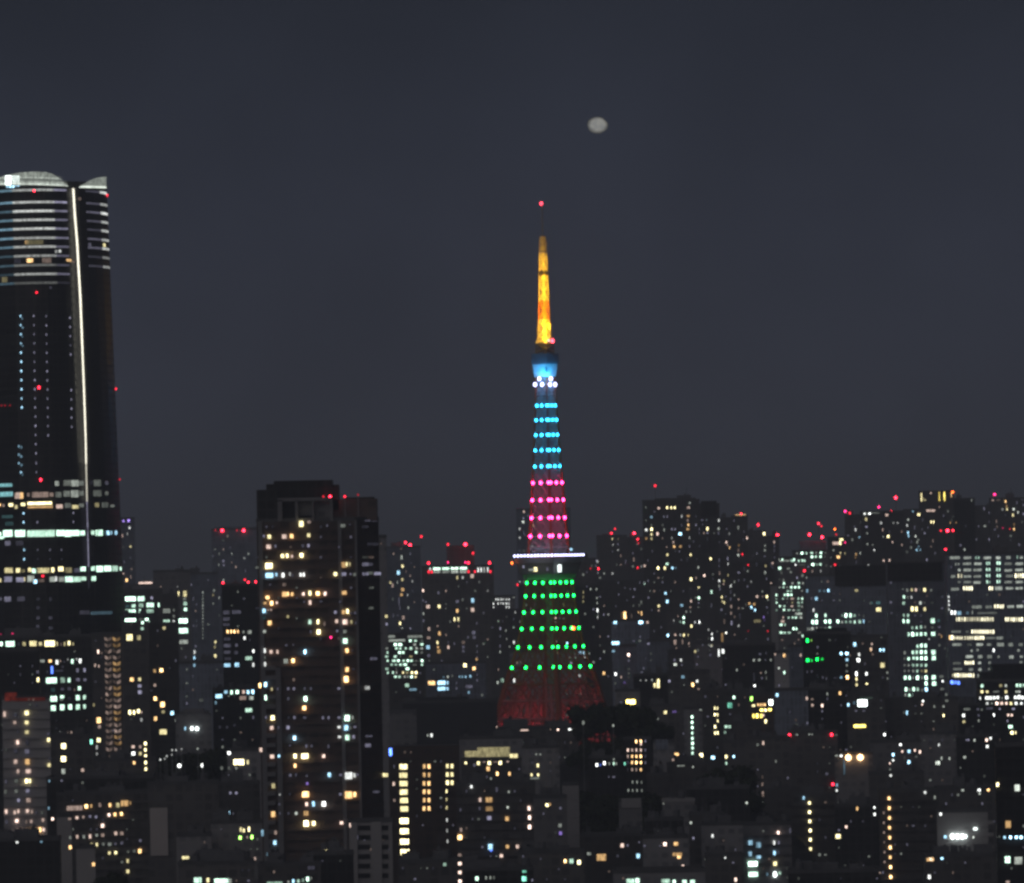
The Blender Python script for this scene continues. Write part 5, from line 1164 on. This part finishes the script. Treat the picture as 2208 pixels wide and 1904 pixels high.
SIGN = {'BP': 'sign_panel', 'BJ': 'sign_panel', 'W': 'light_bar', 'BL1': 'window'}
NW = 0
for b in BL.values():
    b.win.sort(key=lambda q: -q[2] * q[3])
    rest = MB()
    rmats, rfaces = [], []
    for i, (px, py, w, h, code, _) in enumerate(b.win):
        c, tg, nrm, hw, hh = win_box(b, px, py, w, h)
        loc = c - b.org
        if code[0] in 'WOYR' or i < 98:
            if code[0] in 'WO' and b.key not in ('BP', 'BL1'):
                o = MB()
                o.ball((0, 0, 0), max(hw, 0.5), hh / max(hw, 0.5))
                k = o.obj('floodlight', glow(code), b.root, loc + nrm * 0.5)
                if b.key in ('LH', 'RJ') and code in ('W5', 'W4'):
                    ld = bpy.data.lights.new('floodlight_beam', 'POINT')
                    ld.energy = FLOOD_W
                    ld.color = (0.92, 1.0, 0.97)
                    ld.shadow_soft_size = 0.6
                    lo = bpy.data.objects.new('floodlight_beam', ld)
                    COL.objects.link(lo)
                    lo.parent = k
                    lo.location = nrm * 5.0 + Vector((0, 0, 1.5))
            else:
                o = MB()
                win_hexa(o, Vector((0, 0, 0)), tg, nrm, hw, hh, b.proud)
                nm = SIGN.get(b.key, 'window') if code[0] in 'WY' else 'window'
                o.obj(nm, glow(code), b.root, loc)
            NW += 1
        else:
            n0 = len(rest.f)
            win_hexa(rest, loc, tg, nrm, hw, hh, b.proud)
            if code not in rmats:
                rmats.append(code)
            rfaces += [rmats.index(code)] * (len(rest.f) - n0)
    if rest.v:
        o = rest.obj('window', None, b.root)
        for cde in rmats:
            o.data.materials.append(glow(cde))
        for p, mi in zip(o.data.polygons, rfaces):
            p.material_index = mi
        o['kind'] = 'stuff'
    for (px, py, w, h, code, warn) in b.lamp:
        k = b.D / F_PX
        c, tg, pts, e = locate(b, px, py)
        nrm = Vector((tg.y, -tg.x, 0))
        rad = max(0.3, w * k * (0.30 if warn else 0.42))
        loc = c - b.org
        if c.z > b.z:
            d = ray(px, py)
            yy = c.y + 3.0
            c2 = CAM + d * (yy / d.y)
            loc = c2 - b.org
            mm = MB()
            mm.box(loc.x - 0.15, loc.x + 0.15, loc.y - 0.15, loc.y + 0.15, b.z - 0.5, loc.z)
            mm.obj('mast', MAT['steel'], b.root)
            nrm = Vector((0, 0, 0))
        o = MB()
        o.ball((0, 0, 0), rad, min(1.8, h / max(w, 0.1)))
        o.obj('warning_light' if warn else 'facade_lamp', glow(code), b.root, loc + nrm * (b.proud + rad * 0.3))

# ------------------------------------------------------------------ balcony lattice columns
b = BL['D']
for (x0, x1, cds) in ((1338 / 5.957, 1432 / 5.957, 'p'), (1442 / 5.957, 1547 / 5.957, 'o')):
    y = 1371.0
    i = 0
    while y < 1688:
        dx = (y - 1371) * 0.012
        for s in range(2):
            m = MB()
            xa, xb = x0 + dx + (x1 - x0) * (0.04 + 0.5 * s), x0 + dx + (x1 - x0) * (0.46 + 0.5 * s)
            p0, p1 = at(xa, y + 2 + 4 * s, b.D - 0.4) - b.org, at(xb, y + 2 + 4 * (1 - s), b.D - 0.4) - b.org
            p2, p3 = at(xb, y + 9 + 3 * (1 - s), b.D - 0.4) - b.org, at(xa, y + 9 + 3 * s, b.D - 0.4) - b.org
            bk = Vector((0, 0.3, 0))
            m.hexa([p3, p2, p2 + bk, p3 + bk, p0, p1, p1 + bk, p0 + bk])
            lv = 2 if (cds == 'o' and (i * 7 + s * 3) % 5 < 4) or (i + s) % 3 == 0 else 1
            m.obj('balcony_light', glow(('p' if (cds == 'p' or i % 4 > 1) else 'o') + str(lv)), b.root)
        y += 13.2
        i += 1
    m = MB()
    box_px(m, x0 - 0.6, 1368, x0 + 0.4, 1690, b.D - 0.6, 0.6, b.org)
    m.obj('balcony_frame', MAT['trim'], b.root)
# ------------------------------------------------------------------ the lit lattice tower
TD = 4000.0
TK = TD / F_PX
tb = at(1188, 1438, TD)
TX = tb.x
def tz(y):
    return at(1188, y, TD).z
T = root('lattice_tower', 'tall lattice broadcast tower lit in gold, blue, magenta, green and red tiers', 'tower', (TX, TD, 0))
WID = [(0, 84), (30, 64), (55, 47), (70, 40), (85, 34.5), (97, 28.6), (107, 23.9), (116, 21), (124.5, 19.1), (132.5, 17.6), (139, 16.6), (150, 15.0),
       (162.6, 13.4), (172, 12.2), (181, 11.4), (189.5, 10.7), (198, 9.9), (206, 9.3), (214, 8.6), (221, 8.1), (228, 7.4), (240, 6.6), (252, 6.0)]
PH = math.radians(7.3)
CR = [Vector((math.sin(PH + a), -math.cos(PH + a), 0)) for a in (0, math.pi/2, math.pi, -math.pi/2)]   # near, right, far, left
def corner(i, z):
    return CR[i % 4] * (interp(WID, z) / math.sqrt(2)) + Vector((0, 0, z))
ROWS_G = [1256, 1284.7, 1319.4, 1354.9, 1394.6, 1438]
ROWS_P = [1040.8, 1078, 1116.4, 1155.8]
ROWS_C = [874.5, 905.5, 937.8, 970.7, 1005.4]
zl = [-4, 20, 42, 58, 70, 80, 88] + [tz(y) for y in reversed(ROWS_G)] + [145.5, 152, 157] + [tz(y) for y in reversed(ROWS_P)] + [tz(y) for y in reversed(ROWS_C)] + [234, 239, 245]
for i in range(4):
    m = MB()
    for a, b_ in zip(zl, zl[1:]):
        m.bar(corner(i, a), corner(i, b_), 0.35 + 0.5 * max(0, 1 - a / 240) + (0.35 if a < 90 else 0))
    m.obj('leg', MAT['orange'], T)
for i, up in [(i, u) for i in range(4) for u in (0, 1)]:      # bracing of each face, grey white above the main deck
    m = MB()
    for a, b_ in zip(zl, zl[1:]):
        if (a >= 151) != bool(up):
            continue
        r = 0.16 + 0.22 * max(0, 1 - a / 220)
        pa, pb, qa, qb = corner(i, a), corner(i + 1, a), corner(i, b_), corner(i + 1, b_)
        m.bar(qa, qb, r * 1.15)
        nn = 4 if a < 85 else (3 if a < 145 else 2)
        for k in range(nn):
            f0, f1 = k / nn, (k + 1) / nn
            A0, A1 = pa.lerp(pb, f0), pa.lerp(pb, f1)
            B0, B1 = qa.lerp(qb, f0), qa.lerp(qb, f1)
            m.bar(A0, B1, r * 0.8)
            m.bar(A1, B0, r * 0.8)
            if k:
                m.bar(A0, B0, r * 0.9)
    m.obj('bracing', MAT['grey' if up else 'orange'], T)
m = MB()                                       # lift shaft in the middle
m.box(-1.8, 1.8, -1.8, 1.8, 0, 245)
m.obj('lift_shaft', MAT['steel'], T)

def tlamp(p, rad, code, name='lamp'):
    o = MB()
    o.ball((0, 0, 0), rad, 1.25)
    return o.obj(name, glow(code), T, p)
def tlight(p, e, col, size=1.0, name='lamp_glow', parent=None):
    ld = bpy.data.lights.new(name, 'POINT')
    ld.energy = e
    ld.color = col
    ld.shadow_soft_size = size
    lo = bpy.data.objects.new(name, ld)
    COL.objects.link(lo)
    lo.parent = parent or T
    lo.location = p
    return lo
GREEN, PINK, CYAN = (0.06, 1.0, 0.3), (1.0, 0.05, 0.32), (0.02, 0.28, 1.0)
def row(y, code, col, nl, nr, rad, e, inset=0.02):
    z = tz(y)
    near, right, left = corner(0, z), corner(1, z), corner(3, z)
    for k in range(nl):
        f = inset + (1 - inset - 0.06) * k / (nl - 1)
        p = left.lerp(near, f)
        tlamp(p + Vector((0, -0.9, 0)), rad, code)
    for k in range(nr):
        f = 0.10 + (0.90 - inset) * k / (nr - 1)
        p = near.lerp(right, f)
        tlamp(p + Vector((0, -0.9, 0)), rad, code)
    out = (near + left) * 0.5
    tlight(Vector((0, 0, z)), e, col)
    o2 = Vector(((near.x + left.x) * 0.6, (near.y + left.y) * 0.6 - 5, z - 2))
    o3 = Vector(((near.x + right.x) * 0.6, (near.y + right.y) * 0.6 - 5, z - 2))
    tlight(o2, e * 0.35, col)
    tlight(o3, e * 0.25, col)
for y in ROWS_G:
    row(y, 'N6', GREEN, 4, 4, 0.62, 300)
for y in ROWS_P:
    row(y, 'm6', PINK, 3, 3, 0.60, 110)
for y in ROWS_C:
    row(y, 'B6', CYAN, 3, 3, 0.58, 230, 0.10)
# main deck
def prism(z0, z1, w0, w1, name, mat, parent=T):
    m = MB()
    lo = [CR[i] * (w0 / math.sqrt(2)) + Vector((0, 0, z0)) for i in (3, 0, 1, 2)]
    hi = [CR[i] * (w1 / math.sqrt(2)) + Vector((0, 0, z1)) for i in (3, 0, 1, 2)]
    m.hexa(lo + hi)
    return m.obj(name, mat, parent)
dz = tz(1203)
deck = prism(tz(1238), tz(1214), 21.0, 23.0, 'main_deck', MAT['plant'])
prism(tz(1214), dz, 24.2, 25.0, 'deck_roof', MAT['steel'], deck)
prism(tz(1250), tz(1238), 17.5, 20.0, 'deck_soffit', MAT['steel'], deck)
rz = tz(1197.5)
cn = [CR[i] * (24.8 / math.sqrt(2)) + Vector((0, 0, rz)) for i in range(4)]
for k in range(12):
    tlamp(cn[3].lerp(cn[0], 0.01 + 0.95 * k / 11), 0.52, 'x6', 'deck_lamp')
for k in range(11):
    tlamp(cn[0].lerp(cn[1], 0.06 + 0.94 * k / 10), 0.47, 'x6', 'deck_lamp')
tlight(Vector((-9, -16, rz + 4)), 1500, (0.6, 0.65, 1.0))
tlight(Vector((10, -16, rz + 4)), 1100, (0.6, 0.65, 1.0))
for (x, y, w, h, c) in ((1206.5, 1225.5, 8, 16, 'W3'), (1154.6, 1227.5, 7, 9, 'y4'), (1147, 1228.5, 14, 4, 'd3'), (1180.6, 1227.5, 4, 7, 'k3'), (1128.6, 1222, 4, 6, 'k3'), (1231.5, 1184.5, 5, 5, 'b4')):
    p = at(x, y, TD - 15.5)
    m = MB()
    hw, hh = w * TK / 2, h * TK / 2
    m.box(-hw, hw, -0.4, 0.4, -hh, hh)
    m.obj('deck_window', glow(c), T, p - Vector((TX, TD, 0)))
# top deck with the blue lit funnel under it
prism(tz(785), tz(762), 9.6, 9.9, 'top_deck', MAT['plant'])
prism(tz(812), tz(785), 7.6, 9.2, 'deck_funnel', MAT['white'])
m = MB()
p = at(1178, 796, TD - 6.6) - Vector((TX, TD, 0))
m.box(p.x - 0.45, p.x + 0.45, p.y - 0.3, p.y + 0.3, p.z - 1.3, p.z + 1.3)
m.obj('access_door', MAT['recess'], T)
z = tz(829)
for px, py in ((1153.8, 829), (1169, 829), (1186, 829), (1197, 829), (1162.7, 816.7), (1187.8, 816.7)):
    tlamp(at(px, py, TD - 5.5) - Vector((TX, TD, 0)), 0.85, 'x6', 'floodlight')
for dx in (-4.5, 0.0, 4.5):
    tlight(Vector((dx, -8.5, tz(812))), 4200, (0.01, 0.40, 1.0))
for sx in (-1, 1):
    tlight(Vector((sx * 5.0, -3.0, tz(835))), 350, (0.25, 0.35, 1.0))
# gold mast
def mast(y0, y1, w0, w1, matn, name):
    z0, z1 = tz(y0), tz(y1)
    m = MB()
    h = z1 - z0
    n = max(2, int(h / 3.6))
    def c(i, t):
        w = w0 + (w1 - w0) * t
        return CR[i % 4] * (w / math.sqrt(2)) + Vector((0, 0, z0 + h * t))
    for i in range(4):
        for k in range(n):
            a, b_ = c(i, k / n), c(i, (k + 1) / n)
            a2, b2 = c(i + 1, k / n), c(i + 1, (k + 1) / n)
            m.bar(a, b_, 0.22)
            m.bar(a, b2, 0.30 if (k + i) % 2 else 0.1)
            m.bar(a2, b_, 0.1 if (k + i) % 2 else 0.3)
            m.bar(b_, b2, 0.3 if k % 2 else 0.12)
    return m.obj(name, MAT[matn], T)
mast(762, 742, 6.4, 6.0, 'slate', 'mast_base')
mast(739, 726, 6.2, 4.2, 'white', 'gold_mast')
mast(726, 690, 4.3, 3.9, 'white', 'gold_mast')
mast(690, 650, 3.9, 3.5, 'amber', 'gold_mast')
mast(650, 592, 3.5, 3.1, 'white', 'gold_mast')
mast(592, 586, 3.0, 3.0, 'slate', 'gold_mast')
mast(586, 546, 2.9, 2.6, 'white', 'gold_mast')
mast(543, 511, 2.2, 1.9, 'grey', 'gold_mast')
m = MB()
m.bar((0, 0, tz(512)), (0, 0, tz(440)), 0.22)
m.obj('antenna', MAT['steel'], T)
m = MB()
m.bar((0, 0, tz(742)), (0, 0, tz(512)), 0.15)
m.obj('mast_core', MAT['white'], T)
q = at(1185, 705, TD - 2) - Vector((TX, TD, 0))
m = MB()
m.ball(q, 0.9, 2.2)
m.obj('antenna_dish', MAT['white'], T)
for y, e in ((733, 1500), (712, 1900), (690, 1900), (668, 1500), (645, 1300), (622, 1100), (600, 1300), (566, 1200), (528, 330)):
    x = 0.0
    z = tz(y)
    w = 5.5
    for (dx, dy) in ((0.05, -1.1),):
        tlight(Vector((x + dx * w * 0.55, dy * w, z)), e * GOLD * 1.7, (1.0, 0.50, 0.006), 0.6, 'floodlight_beam')
tlamp(at(1167.2, 439, TD) - Vector((TX, TD, 0)), 0.85, 'R4', 'warning_light')
tlamp(at(1191, 735, TD - 5) - Vector((TX, TD, 0)), 0.9, 'R5', 'warning_light')
tlamp(at(1183, 734, TD - 5) - Vector((TX, TD, 0)), 0.45, 'p5', 'warning_light')
tlamp(at(1237, 1354.5, TD - 14) - Vector((TX, TD, 0)), 0.75, 'q4', 'warning_light')
tlamp(at(1103.8, 1214, TD - 4) - Vector((TX, TD, 0)), 0.5, 'q4', 'warning_light')
# red floodlit lower legs
m = MB()
for i in range(4):
    for k in range(17):
        f = (k + 0.5 + 0.3 * math.sin(k * 2.3 + i)) / 17
        a, b_ = corner(i, 56).lerp(corner(i + 1, 56), f), corner(i, 92).lerp(corner(i + 1, 92), 0.5 + (f - 0.5) * 0.9)
        m.bar(a, b_.lerp(a, 0.55 * abs(math.sin(k * 1.7 + i))), 0.2 + 0.55 * abs(math.sin(k * 3.1 + i)) ** 2)
    for z in (61, 71, 80):
        m.bar(corner(i, z), corner(i + 1, z), 0.45)
m.obj('arch_bracing', MAT['redlit_steel'], T)
for (dx, dy, zz, e) in ((-20, -24, 60, 0.5), (0, -27, 58, 1.5), (14, -25, 60, 1.3), (-8, 0, 62, 1.0), (8, 0, 62, 1.1), (-24, -6, 62, 0.35), (20, 4, 64, 0.5), (0, 16, 62, 0.8)):
    tlight(Vector((dx, dy, zz)), e * RED_W, (1.0, 0.17, 0.24), 1.5)

# ------------------------------------------------------------------ moonlike blob standing in for a window-glass reflection
MD = 60000.0
mp_ = at(1288.5, 270, MD)
m = MB()
m.ball((0, 0, 0), 22.5 / F_PX * MD, 1.0, 40, 24)
m.v = [tuple(Vector(v) * (1.0 + 0.13 * noise.noise(Vector(v).normalized() * 1.3 + Vector((3.1, 0, 1.7))))) for v in m.v]
mm, N_, L_ = new_mat('moonlike blob soft rim')
out = N_.new('ShaderNodeOutputMaterial')
e = N_.new('ShaderNodeEmission')
tt = N_.new('ShaderNodeTexCoord')
nn_ = N_.new('ShaderNodeTexNoise')
nn_.inputs['Scale'].default_value = 0.022
r_ = N_.new('ShaderNodeValToRGB')
r_.color_ramp.elements[0].position = 0.3
r_.color_ramp.elements[0].color = (0.145, 0.15, 0.15, 1)
r_.color_ramp.elements[1].position = 0.7
r_.color_ramp.elements[1].color = (0.21, 0.205, 0.185, 1)
L_.new(tt.outputs['Object'], nn_.inputs['Vector'])
L_.new(nn_.outputs[0], r_.inputs[0])
L_.new(r_.outputs[0], e.inputs['Color'])
vl = N_.new('ShaderNodeVectorMath')            # soft rim painted into the emission, dimmer outwards
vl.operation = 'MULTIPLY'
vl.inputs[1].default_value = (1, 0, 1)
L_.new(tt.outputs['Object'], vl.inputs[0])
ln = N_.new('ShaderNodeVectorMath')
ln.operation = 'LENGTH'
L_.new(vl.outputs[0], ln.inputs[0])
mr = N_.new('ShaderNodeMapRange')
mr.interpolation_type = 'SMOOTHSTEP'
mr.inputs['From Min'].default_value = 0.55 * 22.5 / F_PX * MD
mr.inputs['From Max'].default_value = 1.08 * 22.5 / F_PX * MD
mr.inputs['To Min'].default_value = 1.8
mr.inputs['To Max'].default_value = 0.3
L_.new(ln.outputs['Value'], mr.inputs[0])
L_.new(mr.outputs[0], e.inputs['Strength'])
L_.new(e.outputs[0], out.inputs['Surface'])
mo = m.obj('moonlike_blob', mm, None, mp_, True)
mo.scale = (1, 1, 0.80)
mo['label'] = 'small pale grey moonlike blob of reflected light above the lattice tower'
mo['category'] = 'moonlike_blob'

# ------------------------------------------------------------------ trees on the wooded rises
lm, N_, L_ = new_mat('dark leaves')
out = N_.new('ShaderNodeOutputMaterial')
b_ = N_.new('ShaderNodeBsdfPrincipled')
b_.inputs['Roughness'].default_value = 0.8
b_.inputs['Specular IOR Level'].default_value = 0.1
g_ = N_.new('ShaderNodeNewGeometry')
r_ = N_.new('ShaderNodeValToRGB')
r_.color_ramp.elements[0].color = (0.018, 0.026, 0.012, 1)
r_.color_ramp.elements[1].color = (0.055, 0.07, 0.035, 1)
L_.new(g_.outputs['Random Per Island'], r_.inputs[0])
L_.new(r_.outputs[0], b_.inputs['Base Color'])
L_.new(b_.outputs[0], out.inputs['Surface'])
def crown_mesh(seed):
    rr = random.Random(seed)
    v, f = [], []
    lobes = [(Vector((rr.uniform(-3, 3), rr.uniform(-3, 3), rr.uniform(7.5, 14.5))), rr.uniform(2.2, 3.9)) for _ in range(9)]
    for _ in range(1500):
        c, r = rr.choice(lobes)
        d = Vector((rr.gauss(0, 1), rr.gauss(0, 1), rr.gauss(0, 0.8))).normalized()
        p = c + d * r * (rr.random() ** 0.4)
        u = Vector((rr.gauss(0, 1), rr.gauss(0, 1), rr.gauss(0, 1))).normalized()
        w = u.cross(d).normalized() * rr.uniform(0.25, 0.6)
        u = u * rr.uniform(0.25, 0.6)
        n = len(v)
        v += [tuple(p - u - w), tuple(p + u - w), tuple(p + u + w), tuple(p - u + w)]
        f.append((n, n+1, n+2, n+3))
    me = bpy.data.meshes.new('crown')
    me.from_pydata(v, [], f)
    me.materials.append(lm)
    t = MB()
    t.bar((0, 0, -1.5), (0.3, 0.1, 6), 0.38)
    for c, r in lobes[:5]:
        t.bar((0.3, 0.1, 5.5), tuple(c), 0.16)
    tm = bpy.data.meshes.new('trunk')
    tm.from_pydata(t.v, [], t.f)
    tm.materials.append(MAT['bark'])
    return me, tm
CM = [crown_mesh(s) for s in (1, 2, 3)]
SPOTS = [(1335, 3420, (1240, 1440), 34, 60, 'dark leafy tree in the wood right of the red lit tower foot', 'trees right of the tower foot', 1.0),
         (1300, 3060, (1180, 1400), 28, 45, 'dark leafy tree in the wood above the square peach window', 'trees above the peach window', 1.05),
         (1570, 3080, (1520, 1622), 14, 40, 'dark leafy tree in the small wood left of the unlit tower block', 'trees left of the unlit block', 0.95),
         (425, 3150, (350, 500), 20, 55, 'dark leafy tree in the wood below the floodlit curved roof', 'trees below the curved roof', 0.85),
         (222, 2480, (206, 246), 3, 8, 'black tree crown on the bottom edge beside the blank pale gable', 'trees on the bottom edge', 1.0),
         (120, 2520, (40, 150), 6, 14, 'dark tree on the bottom edge left of the pale wall', 'trees on the bottom edge at the far left', 0.7)]
for (pc, Y, (xa, xb), n, dp, lab, grp, sc) in SPOTS:
    rr = random.Random(pc)
    for k in range(n):
        px = xa + (xb - xa) * (k + rr.uniform(0.1, 0.9)) / n
        y = Y + rr.uniform(-dp, dp * 0.5)
        x = at(px, 1700, y).x
        me, tm = CM[k % 3]
        r = root('broadleaf_tree', lab, 'tree', (x, y, ground_z(x, y) - 0.3), grp)
        s = sc * rr.uniform(0.75, 1.2)
        r.scale = (s * rr.uniform(0.9, 1.2), s, s)
        r.rotation_euler = (0, 0, rr.uniform(0, 6.28))
        for nm, dta in (('crown', me), ('trunk', tm)):
            o = bpy.data.objects.new(nm, dta)
            COL.objects.link(o)
            o.parent = r

# ------------------------------------------------------------------ street lamps among the trees
for (px, py, w, h, code) in posts:
    Y = 3055.0 if px < 600 else 3325.0
    p = at(px, py, Y)
    gz = ground_z(p.x, Y)
    gz = min(gz, p.z - 4)
    r = root('street_lamp', 'street lamp with a white head in the dark wood below the floodlit curved roof' if px < 600 else 'street lamp glowing in the wood right of the red lit tower foot',
             'street lamp', (p.x, Y, gz), 'lamps below the curved roof' if px < 600 else 'lamps right of the tower foot')
    m = MB()
    m.bar((0, 0, -1), (0, 0, p.z - gz), 0.09)
    m.bar((0, 0, p.z - gz), (0.9, -0.3, p.z - gz + 0.3), 0.07)
    m.obj('pole', MAT['steel'], r)
    k = Y / F_PX
    m = MB()
    m.ball((0, 0, 0), max(0.3, w * k * 0.42), min(1.8, h / w))
    m.obj('lamp_head', glow(code), r, (0.0, -0.5, p.z - gz))

# ------------------------------------------------------------------ haze
if HAZE > 0:
    hm, N_, L_ = new_mat('city haze')
    out = N_.new('ShaderNodeOutputMaterial')
    pv = N_.new('ShaderNodeVolumePrincipled')
    pv.inputs['Color'].default_value = (0.84, 0.90, 1.0, 1)
    pv.inputs['Density'].default_value = HAZE
    L_.new(pv.outputs[0], out.inputs['Volume'])
    m = MB()
    m.box(-41000, 41000, -3200, 41000, -8, 350)
    h = m.obj('haze', hm)
    h['kind'] = 'stuff'
